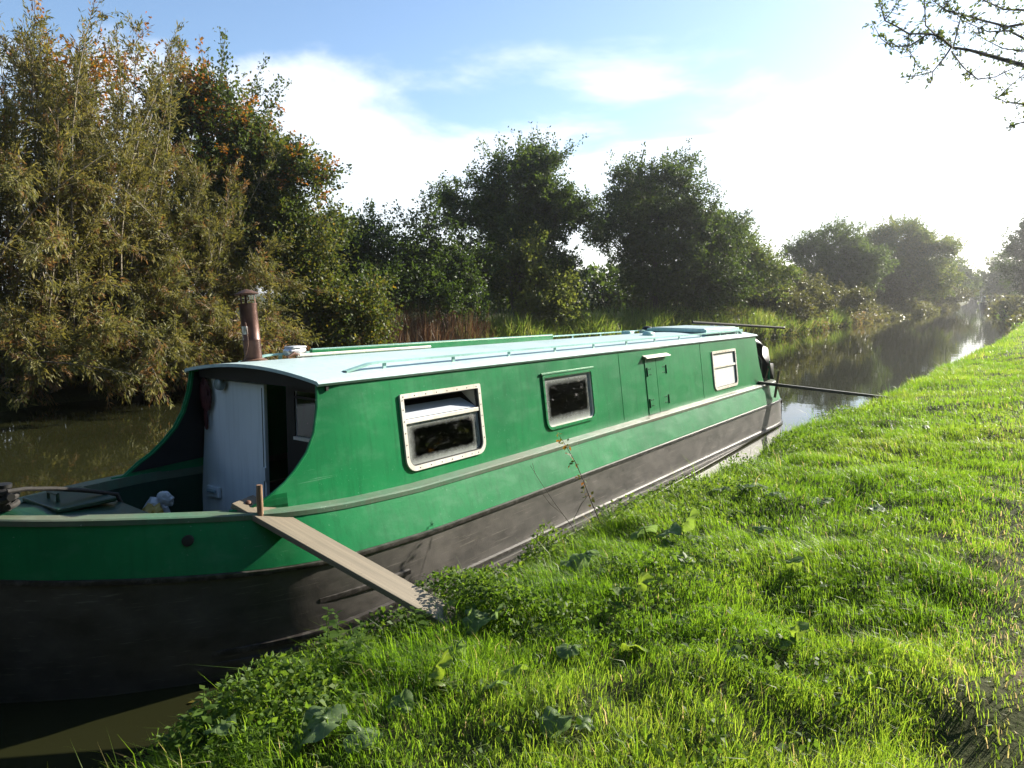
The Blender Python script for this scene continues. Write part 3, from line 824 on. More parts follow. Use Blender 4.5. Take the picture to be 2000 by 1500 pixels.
# chimney ----------------------------------------------------------------
ch = empty('chimney', Bp(-0.44, 3.63, roofz(-0.44) + 0.006), (0.02, -0.10, 0), boat)
MB().lathe([(0.105, 0), (0.105, 0.012), (0.082, 0.02), (0.080, 0.025)]).build('collar', M['rusty_steel'], ch, True)
MB().lathe([(0.067, 0.01), (0.067, 0.16), (0.0695, 0.165), (0.0695, 0.175), (0.067, 0.18), (0.067, 0.445), (0.071, 0.45), (0.071, 0.462), (0.060, 0.463)], n=28).build('flue_pipe', M['copper_pipe'], ch, True)
cp = MB().lathe([(0.092, 0.535), (0.093, 0.540), (0.05, 0.562), (0.012, 0.575), (0.003, 0.577)], n=24).build('cap', M['rusty_steel'], ch, True)
for k in range(3):
    a = 0.6 + k * 2.1
    MB().box((0.060 * math.cos(a), 0.060 * math.sin(a), 0.50), (0.018, 0.004, 0.09), (0, 0, a + math.pi / 2)).build('cap_strap', M['rusty_steel'], ch)
MB().lathe([(0.021, 0), (0.022, 0.003), (0.022, 0.06), (0.019, 0.062)], (0.045, -0.085, 0.22), 14).build('hanging_tin', M['bright_metal'], ch, True)
MB().tube([(0.045, -0.085, 0.28), (0.062, -0.082, 0.31), (0.07, -0.082, 0.22), (0.066, -0.083, 0.14), (0.03, -0.09, 0.05), (-0.02, -0.10, 0.005)], 0.0035, 5).build('safety_chain', M['rusty_steel'], ch, True)

# roof fittings -----------------------------------------------------------
def mushroom(x, y, s, mat, nm='mushroom_vent'):
    z = roofz(x) + 0.008
    return MB().lathe([(0.07 * s, 0), (0.07 * s, 0.015 * s), (0.05 * s, 0.02 * s), (0.048 * s, 0.045 * s), (0.085 * s, 0.05 * s), (0.088 * s, 0.062 * s), (0.07 * s, 0.088 * s), (0.035 * s, 0.102 * s), (0.004, 0.105 * s)], Bp(x, y, z), 20).build(nm, mat, roof, True, angle=50)
mushroom(-0.70, 7.25, 0.85, M['blue_grey_plastic'])
mv = mushroom(-0.50, 11.15, 1.05, M['black_paint'])
MB().box(Bp(-0.50, 11.15, roofz(-0.5) + 0.02), (0.20, 0.20, 0.03)).build('vent_plinth', M['rail_paint'], roof, bevel=0.004)
MB().box(Bp(-0.46, 10.35, roofz(-0.46) + 0.035), (0.15, 0.16, 0.05)).build('vent_box', M['rail_paint'], roof, bevel=0.012)
MB().lathe([(0.10, 0), (0.10, 0.02), (0.085, 0.045), (0.05, 0.058), (0.003, 0.06)], Bp(0.16, 9.75, roofz(0.16) + 0.008), 20, 0.8, 1.2).build('dome_vent', M['rail_paint'], roof, True)
sl = MB().box(Bp(0.06, 11.75, 1.815), (0.98, 1.55, 0.045)).build('sliding_hatch', M['rail_paint'], boat, bevel=0.006)
MB().box(Bp(0.06, 11.75, 1.845), (0.88, 1.44, 0.015)).build('hatch_panel', M['roof_paint'], sl, bevel=0.004)
for s in (-1, 1):
    MB().box(Bp(0.06 + s * 0.505, 11.75, 1.785), (0.03, 1.75, 0.04)).build('hatch_runner', M['rail_paint'], sl)

# stern: canvas dodger thrown over its frame, tiller post ------------------------
for yy in (13.15, 13.60):
    MB().tube([Bp(0.78, yy, 0.87), Bp(0.76, yy, 1.25), Bp(0.62, yy - 0.05, 1.44), Bp(0.30, yy - 0.07, 1.52), Bp(-0.30, yy - 0.07, 1.52), Bp(-0.62, yy - 0.05, 1.44), Bp(-0.76, yy, 1.25), Bp(-0.78, yy, 0.87)], 0.014, 8).build('canopy_hoop', M['dark_green_paint'], boat, True)
rows = []
for k in range(17):
    q = k / 16
    yy = 12.79 + 0.98 * q
    zt = 1.70 - 0.26 * q ** 1.3
    row = []
    for j in range(29):
        a = -1 + 2 * j / 28
        x = a * (0.775 + 0.05 * q + 0.02 * math.sin(9 * q))
        drop = 0.07 * a * a + max(0, abs(a) - 0.84) * (0.5 + 3.4 * max(0, q - 0.30) ** 0.8)
        z = zt - drop + 0.020 * math.sin(7 * a + 9 * q) + 0.022 * math.sin(17 * a - 8 * q) + 0.012 * math.sin(29 * q + 5 * a)
        row.append(Bp(x + 0.018 * math.sin(14 * q + j * 1.3), yy + (0.05 * math.sin(3 * a + 1) + 0.02 * math.sin(11 * a)) * q, z))
    rows.append(row)
for dz in (0.15, 0.34, 0.52):                # the skirt that hangs down at the back
    rows.append([Bp((-1 + 2 * j / 28) * 0.80 + 0.03 * math.sin(j * 1.3 + dz * 5), 13.80 - 0.08 * dz + 0.03 * math.sin(j * 0.9 + dz * 9), 1.40 - 0.28 * max(0, abs(-1 + 2 * j / 28) - 0.6) - dz * (0.75 + 0.25 * math.sin(j * 0.5 + 1))) for j in range(29)])
MB().grid(rows).build('canvas_canopy', M['black_canvas'], boat, True, solid=(0.006, 0), angle=180)
MB().tube([Bp(0.80, 13.52, 0.86), Bp(0.79, 13.52, 1.22)], 0.022, 8).build('canopy_post', M['green_paint'], boat, True)
MB().box(Bp(0, 13.0, 1.05), (1.50, 0.03, 0.42)).build('stern_locker', M['black_paint'], boat)
for yy, zz in ((13.55, 0.50), (13.62, 0.36)):
    xx = half(yy, 1) + 0.02
    MB().box(Bp(xx, yy, zz), (0.03, 0.05, 0.07)).build('fender_eye', M['black_paint'], boat)
# butt strap and lifting marks on the side plating aft
MB().box(Bp(half(13.5, 1) + 0.03, 13.5, 0.30), (0.012, 0.012, 0.5), (0, 0, 0)).build('plate_joint', M['bitumen'], boat)

# ------------------------------------------------------------------ things on and beside the boat
def basis_obj(o, p0, p1, upv=Vector((0, 0, 1))):
    """put a mesh built along +Y from the origin between two points"""
    p0, p1 = Vector(p0), Vector(p1)
    yv = (p1 - p0).normalized()
    xv = yv.cross(upv).normalized()
    zv = xv.cross(yv)
    o.matrix_basis = Matrix((xv, yv, zv)).transposed().to_4x4()
    o.matrix_basis = Matrix.Translation(p0) @ o.matrix_basis
    return o
# near gangplank
p0, p1 = Vector((-3.98, 2.735, 1.005)), Vector((-2.42, 3.22, 0.335))
L = (p1 - p0).length
gp = basis_obj(empty('gangplank'), p0, p1)
tag(gp, 'pale bare wood gangplank from the bow gunwale down to the leafy bank', 'gangplank')
MB().box((0, L / 2, 0), (0.205, L, 0.036)).build('board', M['plank_wood'], gp, bevel=0.004)
up_ = gp.matrix_basis.to_3x3().inverted() @ Vector((0, 0, 1))
pg0 = Vector((0.055, 0.19, 0.0))
MB().tube([pg0 - up_ * 0.12, pg0, pg0 + up_ * 0.12 + Vector((0.003, 0, 0)), pg0 + up_ * 0.205], [0.017, 0.019, 0.020, 0.018], 10).build('peg', M['peg_wood'], gp, True)
MB().lathe([(0.02, 0), (0.02, 0.008), (0.012, 0.016), (0.003, 0.018)], (0.012, 0.055, 0.018), 12).build('bolt_head', M['rusty_steel'], gp, True)
# stern gangplank
p0, p1 = on_boat(0.86, 12.66, 0.905), Vector((-2.05, 14.75, 0.42))
L2 = (p1 - p0).length
gp2 = basis_obj(empty('gangplank'), p0, p1)
tag(gp2, 'dark weathered gangplank from the stern to the bank', 'gangplank')
MB().box((0, L2 / 2, 0), (0.15, L2, 0.05)).build('board', M['dark_plank_wood'], gp2, bevel=0.004)
MB().tube([(0.03, 0.36, -0.22), (0.03, 0.36, 0.24)], 0.022, 10).build('peg', M['peg_wood'], gp2, True)
MB().tube([(-0.04, 0.16, 0.0), (-0.05, 0.20, 0.26)], 0.010, 8).build('thin_peg', M['peg_wood'], gp2, True)
# pole that sticks out aft over the roof end
p0, p1 = on_boat(0.10, 11.55, 1.93), Vector((-3.74, 14.0, 1.665))
pol = basis_obj(empty('boat_pole'), p0, p1)
tag(pol, 'dark green pole lying on the roof and sticking out over the stern', 'pole')
Lp = (p1 - p0).length
MB().tube([(0, 0, 0), (0, Lp - 0.1, 0), (0, Lp, 0)], [0.024, 0.022, 0.020], 10).build('shaft', M['rope_fibre'], pol, True)
MB().tube([(0, Lp - 0.02, 0), (0, Lp + 0.03, 0)], 0.024, 10).build('ferrule', M['black_paint'], pol, True)
# folded canvas at the aft end of the roof
rows = []
for k in range(9):
    q = k / 8
    rows.append([tuple(on_boat(-0.10 + 0.42 * j / 10, 12.45 + 0.34 * q + 0.03 * math.sin(j), 1.79 + 0.085 * math.sin(math.pi * q) * (0.6 + 0.4 * math.sin(j * 1.7 + q * 4)) * math.sin(math.pi * (j + 0.5) / 11))) for j in range(11)])
tag(MB().grid(rows).build('folded_canvas', M['black_canvas'], None, True, solid=(0.02, 1), angle=180), 'small heap of black canvas under the pole at the aft end of the roof', 'canvas')
# long board, white pole and tin on the roof
z_ = roofz(-0.5) + 0.010
bd = basis_obj(empty('roof_board'), on_boat(-0.50, 4.25, z_ + 0.035), on_boat(-0.46, 8.15, z_ + 0.035))
tag(bd, 'long green wooden board lying on edge along the far side of the roof', 'board')
MB().box((0, 1.95, 0), (0.035, 3.9, 0.065)).build('board', M['green_paint'], bd, bevel=0.006)
MB().box((0, 1.95, 0.0355), (0.031, 3.88, 0.006)).build('pale_top_strip', M['rail_paint'], bd)  # paler strip along the top of the board
wp = basis_obj(empty('mop_handle'), on_boat(-0.435, 4.05, z_ + 0.030), on_boat(-0.44, 5.75, z_ + 0.026))
tag(wp, 'thin cream pole lying on the roof beside the green board', 'pole')
MB().tube([(0, 0, 0), (0, 1.7, 0)], 0.014, 10).build('handle', M['white_frame'], wp, True)
MB().tube([(0, -0.10, -0.012), (0, -0.03, 0.02), (0, 0.02, 0)], [0.010, 0.016, 0.015], 8).build('hook', M['rusty_steel'], wp, True)
tn = tag(empty('roof_tin', tuple(on_boat(-0.55, 4.12, z_ + 0.02)), (0, 0, 0.1)), 'small rounded white tin standing on the roof near the chimney', 'tin')
MB().box((0, 0, 0.035), (0.10, 0.20, 0.06)).build('tin_body', M['bright_metal'], tn, True, bevel=0.022, angle=180)
MB().box((0, 0.01, 0.072), (0.11, 0.16, 0.018)).build('tin_lid', M['white_plastic'], tn, True, bevel=0.007, angle=180)
# bow rope: turns round the stud, then lies aft over the fore deck
rp = tag(empty('mooring_rope', tuple(on_boat(0, 1.66, zg(1.66) + 0.03))), 'black rope tied round the stud at the bow tip', 'rope')
path = [Vector((0.062 * math.cos(a * 0.5), 0.062 * math.sin(a * 0.5), 0.03 + 0.0035 * a)) for a in range(26)]
MB().tube(path, 0.017, 8).build('coil', M['rope_fibre'], rp, True)
e0 = path[-1]
MB().tube([e0, e0 + Vector((-0.02, 0.10, -0.01)), e0 + Vector((-0.03, 0.26, -0.045)), e0 + Vector((-0.02, 0.42, -0.09)), e0 + Vector((0.03, 0.58, -0.14)), e0 + Vector((0.05, 0.66, -0.40))], 0.013, 8).build('tail', M['rope_fibre'], rp, True)
# shopping bag in the well
def crumple(name, c, r, mat, parent, seed, sq=(1, 1, 1)):
    rr = np.random.default_rng(seed)
    rows = []
    K = rr.normal(size=(7, 3)) * 3.2
    ph = rr.random(7) * 6.28
    for i in range(13):
        th_ = math.pi * i / 12
        row = []
        for j in range(21):
            f_ = 2 * math.pi * j / 20
            u = np.array([math.sin(th_) * math.cos(f_), math.sin(th_) * math.sin(f_), math.cos(th_)])
            k = 1 + 0.13 * float(np.abs(np.sin(K @ u + ph)).sum() - 4)
            row.append((c[0] + u[0] * r * k * sq[0], c[1] + u[1] * r * k * sq[1], c[2] + u[2] * r * k * sq[2]))
        rows.append(row)
    return MB().grid(rows).build(name, mat, parent, True, angle=25)
sb = tag(empty('shopping_bag', tuple(on_boat(-0.38, 2.74, 0.40))), 'white and yellow plastic bag slumped in the shaded bow well', 'bag')
crumple('bag_body', (0, 0, 0.25), 0.125, M['white_plastic'], sb, 4, (1.0, 0.7, 1.35))
crumple('printed_panel', (0.07, -0.06, 0.27), 0.11, M['yellow_plastic'], sb, 5, (0.9, 0.75, 1.4))
crumple('bag_handle', (0.10, 0.02, 0.46), 0.06, M['white_plastic'], sb, 6, (1.5, 0.4, 0.8))
rb_ = tag(empty('red_bag', tuple(on_boat(-0.70, 3.36, 1.30))), 'dark red bag hanging in the shade on the far side of the door', 'bag')
crumple('bag_body', (0, 0, 0.20), 0.07, M['red_cloth'], rb_, 9, (0.9, 0.4, 1.7))
MB().tube([(0, 0, 0.10), (0.02, -0.01, 0.0), (0.0, 0, -0.07), (-0.03, 0.01, 0.0), (-0.01, 0, 0.09)], 0.012, 6).build('strap', M['red_cloth'], rb_, True)

# distant moored boat at the end of the straight
fb = empty('moored_boat', (-6.6, 150.0, 0.0), (0, 0, 0.06))
tag(fb, 'tiny pale boat moored far down the canal under the trees', 'boat')
rows = [[(-hw, y, 0.75), (-hw * 1.05, y, -0.1), (hw * 1.05, y, -0.1), (hw, y, 0.75)] for y, hw in ((0, 0.05), (0.6, 0.6), (1.6, 0.95), (12, 1.0), (13, 0.8))]
MB().grid(rows).build('hull', M['black_paint'], fb)
MB().box((0, 7, 1.15), (1.7, 9.5, 0.85), None, 0.9).build('cabin', M['white_frame'], fb)
MB().box((0, 7, 1.60), (1.62, 9.6, 0.05)).build('roof', M['roof_paint'], fb)
MB().box((0, 2.22, 1.2), (0.9, 0.04, 0.6)).build('front_window', M['black_paint'], fb)

# ------------------------------------------------------------------ foliage
def unit(a):
    return a / np.maximum(np.linalg.norm(a, axis=-1, keepdims=True), 1e-9)
def leaf_quads(P, D, Nn, Ln, Wd, fold=0.25, wpos=0.5):
    """kite-shaped leaves: P base, D axis, Nn face normal, Ln length, Wd width"""
    D = unit(D)
    S = unit(np.cross(D, Nn))
    N2 = np.cross(S, D)
    Ln, Wd = Ln[:, None], Wd[:, None]
    mid = P + D * Ln * wpos
    V = np.stack([P, mid + S * Wd * 0.5 + N2 * Wd * fold, P + D * Ln, mid - S * Wd * 0.5 + N2 * Wd * fold], 1)
    n = len(P)
    return V.reshape(-1, 3), np.arange(n * 4).reshape(n, 4)
def tubes_np(segs, n=4):
    """many tapered straight segments (p0, p1, r0, r1) as one vertex/face array"""
    if len(segs) == 0:
        return np.zeros((0, 3)), np.zeros((0, 4), int)
    A = np.array([s_[0] for s_ in segs]); B_ = np.array([s_[1] for s_ in segs])
    r0 = np.array([s_[2] for s_ in segs]); r1 = np.array([s_[3] for s_ in segs])
    T = unit(B_ - A)
    ref = np.where(np.abs(T[:, 2:3]) > 0.9, np.array([[1., 0, 0]]), np.array([[0, 0, 1.]]))
    U = unit(np.cross(T, ref)); W_ = np.cross(T, U)
    V = []
    for k in range(n):
        a = 2 * math.pi * k / n
        V.append(A + (U * math.cos(a) + W_ * math.sin(a)) * r0[:, None])
    for k in range(n):
        a = 2 * math.pi * k / n
        V.append(B_ + (U * math.cos(a) + W_ * math.sin(a)) * r1[:, None])
    V = np.stack(V, 1)
    m = len(segs)
    base = (np.arange(m) * 2 * n)[:, None]
    F = np.concatenate([np.stack([base[:, 0] + k, base[:, 0] + (k + 1) % n, base[:, 0] + n + (k + 1) % n, base[:, 0] + n + k], 1) for k in range(n)])
    return V.reshape(-1, 3), F
def bent(p0, p1, r0, r1, n, rng, wob=0.08, sag=0.0):
    """crooked limb as a list of segments"""
    p0, p1 = np.array(p0, float), np.array(p1, float)
    L_ = np.linalg.norm(p1 - p0)
    pts = [p0 + (p1 - p0) * t + rng.normal(size=3) * wob * L_ * math.sin(math.pi * t) * 0.6 + np.array([0, 0, sag * L_ * math.sin(math.pi * t)]) for t in np.linspace(0, 1, n + 1)]
    rs = np.linspace(r0, r1, n + 1)
    return [(pts[i], pts[i + 1], rs[i], rs[i + 1]) for i in range(n)]

def tree(name, label, cat, base, lobes, mat, n_twig=1500, per=24, leaf=(0.07, 0.045), twig=0.55, seed=1, trunk_r=0.16, droop=0.0, sprigs=0, sprig_len=1.2,
         group=None, tint=(0.0, 0.75), warm=0.0, trunk_h=None, hollow=0.5, bark='bark', sprig_top=0.25):
    """tapered trunk, limbs to every lobe, twigs through the crown's volume and leaves on every twig"""
    rng = np.random.default_rng(seed)
    bx, by = base
    bz = float(ground_z(bx, by)) - 0.1
    root = empty(name, (bx, by, bz))
    tag(root, label, cat, group)
    sprigs = int(sprigs * 1.6)
    n_twig, per = int(n_twig * 1.2), int(per * 1.05)
    leaf = (leaf[0] * 1.34, leaf[1] * 1.40)
    lb = np.array(lobes, float)              # cx cy cz rx ry rz, relative to the foot
    area = (lb[:, 3] * lb[:, 4] + lb[:, 4] * lb[:, 5] + lb[:, 3] * lb[:, 5])
    pick = rng.choice(len(lb), n_twig, p=area / area.sum())
    U = unit(rng.normal(size=(n_twig, 3)))
    U[:, 2] = np.where(U[:, 2] < -0.5, -U[:, 2] * 0.5, U[:, 2]); U = unit(U)
    K = rng.normal(size=(6, 3)) * 2.6
    ph = rng.random(6) * 6.28
    lump = 1 + 0.13 * np.sin(U @ K.T + ph + pick[:, None] * 1.7).sum(1)
    rad = hollow + (1 - hollow) * rng.random(n_twig) ** 0.6
    Pt = lb[pick, :3] + U * lb[pick, 3:] * (rad * lump)[:, None]
    # most twigs gather in clumps that stand out from the crown, with gaps between
    nsub = int(np.clip(area.sum() * 1.6, 14, 110))
    sc_ = rng.choice(n_twig, nsub, replace=False)
    sp_ = lb[pick[sc_], :3] + U[sc_] * lb[pick[sc_], 3:] * (0.66 + 0.30 * rng.random(nsub))[:, None] * lump[sc_][:, None]
    sr_ = (0.22 + 0.20 * rng.random(nsub)) * lb[:, 3].mean() ** 0.8
    which = rng.integers(0, nsub, n_twig)
    v_ = unit(rng.normal(size=(n_twig, 3)))
    cl_ = sp_[which] + v_ * (sr_[which] * rng.random(n_twig) ** 0.45)[:, None] * np.array([1.15, 1.15, 0.8])
    inc = rng.random(n_twig) < 0.72
    Pt = np.where(inc[:, None], cl_, Pt)
    U = np.where(inc[:, None], unit(v_ + 0.6 * U[sc_][which]), U)
    rad = np.where(inc, 0.95, rad)
    Pt[:, 2] = np.maximum(Pt[:, 2], 0.15 + rng.random(n_twig) * 0.2)
    Td = unit(U * 0.8 + rng.normal(size=(n_twig, 3)) * 0.55 + np.array([0, 0, 0.25 - droop]))
    Tl = twig * (0.5 + rng.random(n_twig))
    kk = np.full(n_twig, per)
    if sprigs:
        top = np.argsort(-(Pt[:, 2] + rng.random(n_twig) * 1.5 + 0.6 * np.linalg.norm(U[:, :2], axis=1) * sprig_top * 8))[:max(sprigs * 4, 8)]
        sel = rng.choice(top, sprigs, replace=False)
        Td[sel] = unit(U[sel] * 0.9 + rng.normal(size=(sprigs, 3)) * 0.35 + np.array([0, 0, 0.75]))
        Tl[sel] = sprig_len * (0.5 + rng.random(sprigs) * 0.8)
        kk[sel] = (per * 1.3)
    segs = []
    top_z = lb[:, 2].max()
    th_ = trunk_h if trunk_h else top_z * 0.45
    ft = np.array([rng.normal() * 0.15, rng.normal() * 0.15, th_])
    trunk = bent((0, 0, 0), ft, trunk_r * 1.25, trunk_r * 0.75, 5, rng, 0.06)
    for l_ in lb:
        end = l_[:3] + np.array([0, 0, l_[5] * 0.35])
        st = trunk[rng.integers(2, 5)][1]
        segs += bent(st, end, trunk_r * 0.5, 0.03, 5, rng, 0.12, 0.03)
        for _ in range(5):
            d_ = unit(rng.normal(size=3) + np.array([0, 0, 0.3]))
            st2 = segs[-rng.integers(1, 4)][0]
            segs += bent(st2, l_[:3] + d_ * l_[3:] * 0.85, 0.035, 0.010, 4, rng, 0.12)
    # twig stems
    for i in range(0, n_twig, 4):
        segs.append((Pt[i], Pt[i] + Td[i] * Tl[i], 0.008, 0.003))
    if sprigs:
        for i in sel:
            segs.append((Pt[i] - Td[i] * 0.4, Pt[i] + Td[i] * Tl[i], 0.013, 0.004))
    V, F = tubes_np(trunk, 9)
    npmesh('trunk', V, F, M[bark], root, True)
    V, F = tubes_np(segs, 3)
    npmesh('limbs', V, F, M[bark], root, True)['kind'] = 'stuff'
    # leaves
    rep = np.repeat(np.arange(n_twig), kk)
    n = len(rep)
    t = rng.random(n)
    spread = 0.10 * twig / 0.5
    P = Pt[rep] + Td[rep] * (Tl[rep] * t)[:, None] + rng.normal(size=(n, 3)) * spread * (0.5 + 0.5 * (1 - t))[:, None]
    D = unit(Td[rep] * 0.7 + rng.normal(size=(n, 3)) * 0.75 + np.array([0, 0, -droop]))
    Nn = unit(rng.normal(size=(n, 3)) + np.array([0, 0, 0.9]))
    Ln = leaf[0] * (0.6 + 0.8 * rng.random(n)); Wd = leaf[1] * (0.7 + 0.6 * rng.random(n))
    V, F = leaf_quads(P, D, Nn, Ln, Wd)
    tb = tint[0] + (tint[1] - tint[0]) * (0.55 * rng.random(n) + 0.45 * rng.random(n_twig)[rep])
    if warm:
        hzt = np.clip((Pt[:, 2] / top_z - 0.62) / 0.45, 0, 1) * np.clip((rad - 0.72) / 0.2, 0, 1)
        red = (rng.random(n_twig) < warm * (0.03 + 2.2 * hzt))[rep]
        tb = np.where(red, 0.80 + 0.2 * rng.random(n), tb)
    npmesh('crown', V, F, M[mat], root, False, {'tint': np.repeat(tb, 4)})['kind'] = 'stuff'
    return root

def lob(*rows): return rows

# far bank, left to right ----------------------------------------------------
def willow(name, label, y0, y1, xoff, n_stem, seed, hmax, group=None, spray=0.5, tint=(0.05, 0.9)):
    """many-stemmed osier: long whippy shoots, narrow hanging leaves"""
    rng = np.random.default_rng(seed)
    fx = float(far_edge((y0 + y1) / 2)) - xoff
    root = empty(name, (fx, (y0 + y1) / 2, 0.3))
    tag(root, label, 'tree', group)
    stems, LP, LD, LT, LL = [], [], [], [], []
    for i in range(n_stem):
        yb = rng.uniform(y0, y1) - (y0 + y1) / 2
        low = rng.random() < spray
        b0 = np.array([rng.uniform(-1.6, 1.0), yb, 0.0])
        if low:                                   # arching shoot, hangs over the water
            out = rng.uniform(1.2, 3.6)
            rise = rng.uniform(0.8, hmax * 0.75)
            b1 = b0 + np.array([out * 0.35, rng.normal() * 0.5, rise])
            b2 = b0 + np.array([out, rng.normal() * 0.9, rise * rng.uniform(0.0, 0.8)])
        else:
            rise = hmax * rng.uniform(0.55, 1.0)
            lean = rng.uniform(-0.8, 1.6)
            b1 = b0 + np.array([lean * 0.6, rng.normal() * 0.7, rise * 0.6])
            b2 = b0 + np.array([lean, rng.normal() * 1.1, rise])
        pts = [(1 - t) ** 2 * b0 + 2 * t * (1 - t) * b1 + t * t * b2 for t in np.linspace(0, 1, 9)]
        r_ = rng.uniform(0.020, 0.050)
        for k in range(8):
            stems.append((pts[k], pts[k + 1], r_ * (1 - k / 9), r_ * (1 - (k + 1) / 9) + 0.002))
        nsh = int(rng.uniform(32, 46))
        for q in range(nsh):
            t = 0.18 + 0.82 * rng.random() ** 0.8
            f_ = t * 8
            k = min(int(f_), 7)
            p = pts[k] + (pts[k + 1] - pts[k]) * (f_ - k)
            sdv = unit((pts[k + 1] - pts[k]))
            d_ = unit(sdv * 0.8 + rng.normal(size=3) * 0.55 + np.array([0.2, -0.1, 0.05]))
            sl_ = rng.uniform(0.35, 0.95) * (1.1 - 0.5 * t)
            stems.append((p, p + d_ * sl_, 0.006, 0.002))
            nl = int(rng.uniform(19, 30))
            tt = rng.random(nl)
            P = p + d_ * (sl_ * tt)[:, None] + rng.normal(size=(nl, 3)) * 0.035
            D = unit(d_ * 0.65 + rng.normal(size=(nl, 3)) * 0.38 + np.array([0, 0, -0.40 if low else -0.05]))
            LP.append(P); LD.append(D)
            base_t = rng.random()
            red = rng.random() < (0.16 if low else 0.06)
            LT.append(np.full(nl, 0.97) if red else tint[0] + (tint[1] - tint[0]) * np.clip(0.5 * base_t + 0.5 * rng.random(nl), 0, 1))
            LL.append(rng.uniform(0.07, 0.14, nl))
    V, F = tubes_np(stems, 3)
    npmesh('stems', V, F, M['pale_bark'], root, True)['kind'] = 'stuff'
    P, D, T_, L_ = np.concatenate(LP), np.concatenate(LD), np.concatenate(LT), np.concatenate(LL)
    keep = P[:, 2] > -0.32
    P, D, T_, L_ = P[keep], D[keep], T_[keep], L_[keep]
    Nn = unit(rng.normal(size=P.shape) + np.array([0.4, 0, 0.6]))
    V, F = leaf_quads(P, D, Nn, L_ * 1.12, L_ * 0.24, 0.2, 0.45)
    npmesh('crown', V, F, M['willow_leaf'], root, False, {'tint': np.repeat(T_, 4)})['kind'] = 'stuff'
    return root
willow('willow_tree', 'tall olive brown willow with pale bare stems at the left edge', 5.6, 9.6, 1.7, 140, 21, 8.0, None, 0.28)
willow('willow_tree', 'grey green willow whose feathery shoots rise behind the chimney', 8.8, 12.4, 1.9, 100, 22, 6.0, None, 0.4, (0.0, 0.7))
willow('willow_tree', 'low sprawling willow hanging over the water at the left', 5.6, 11.8, 0.25, 68, 23, 3.0, None, 0.9, (0.0, 0.8))

x_, y_ = at(150, 22.5)
tree('hawthorn_tree', 'red tinged tree top peeping over the tall willow', 'tree', (x_, y_), lob((0, 0, 5.6, 1.8, 1.8, 1.6), (0.6, 0.6, 7.2, 1.0, 1.0, 0.9)), 'hawthorn_leaf', 260, 22, (0.075, 0.055), 0.6, 31, 0.14, 0, 26, 1.8, tint=(0.1, 0.9), warm=0.6)
x_, y_ = at(455, 23.0)
tree('hawthorn_tree', 'large dark hawthorn with orange autumn leaves on its upper branches', 'tree', (x_, y_),
     lob((0, 0, 6.2, 1.3, 1.3, 1.4), (-1.2, -0.9, 5.4, 1.5, 1.5, 1.4), (0.9, 0.7, 5.1, 1.3, 1.3, 1.4), (0.1, 0.1, 3.8, 1.9, 1.9, 1.7), (1.0, 0.8, 2.8, 1.5, 1.5, 1.5), (-0.6, -0.4, 2.0, 2.0, 2.0, 1.5), (1.9, 1.4, 5.0, 0.8, 0.8, 0.45)),
     'hawthorn_leaf', 2900, 28, (0.075, 0.055), 0.55, 32, 0.2, 0.05, 60, 1.4, tint=(0.0, 0.80), warm=0.13, sprig_top=0.3)
x_, y_ = at(615, 22.0)
tree('hawthorn_bush', 'leafy green bush with arching sprays beside the brown reeds', 'bush', (x_, y_),
     lob((0, 0, 1.3, 1.2, 1.2, 1.0), (0.6, 0.5, 2.1, 0.8, 0.8, 0.7), (-0.6, -0.5, 2.7, 0.9, 0.9, 0.8), (-0.2, -0.1, 3.6, 0.7, 0.7, 0.7), (1.0, 0.8, 1.2, 0.7, 0.7, 0.6)), 'hawthorn_leaf', 620, 24, (0.075, 0.055), 0.75, 33, 0.1, 0.12, 40, 1.1, tint=(0.25, 0.82), hollow=0.3)
x_, y_ = at(760, 29.0)
tree('blackthorn_thicket', 'low dark thicket filling the gap behind the reeds', 'bush', (x_, y_),
     lob((0, 0, 2.6, 2.0, 2.0, 1.5), (-1.6, -1.3, 2.2, 1.8, 1.8, 1.4), (1.7, 1.2, 2.2, 1.8, 1.8, 1.4), (0.2, 0.1, 1.2, 2.6, 2.6, 1.3)), 'dark_leaf', 1700, 26, (0.085, 0.06), 0.6, 34, 0.16, 0, 30, 1.1)
x_, y_ = at(1010, 33.5)
tree('hawthorn_tree', 'dark ragged tree with thin shoots standing against the white cloud', 'tree', (x_, y_),
     lob((0.2, 0.1, 5.5, 1.7, 1.7, 1.6), (-1.4, -1.1, 4.9, 1.5, 1.5, 1.3), (1.5, 1.1, 4.6, 1.5, 1.5, 1.4), (0, 0, 3.4, 1.9, 1.9, 1.7), (0.8, 0.6, 2.0, 1.6, 1.6, 1.3), (0.8, 0.6, 6.8, 0.8, 0.8, 0.7)),
     'dark_leaf', 2700, 26, (0.085, 0.06), 0.6, 35, 0.2, 0, 60, 1.3, tint=(0.0, 0.95))
x_, y_ = at(1030, 31.0)
tree('elder_bush', 'yellow green bush glowing at the foot of the ragged tree', 'bush', (x_, y_),
     lob((0.5, 0.4, 1.5, 0.9, 0.9, 0.9), (-0.3, -0.2, 2.5, 0.6, 0.6, 0.8), (1.2, 0.9, 0.9, 0.7, 0.7, 0.6), (0.2, 0.1, 3.3, 0.5, 0.5, 0.6)), 'mid_leaf', 380, 22, (0.09, 0.065), 0.7, 36, 0.08, 0.1, 24, 0.9, hollow=0.3, tint=(0.55, 1.0))
x_, y_ = at(1275, 38.0)
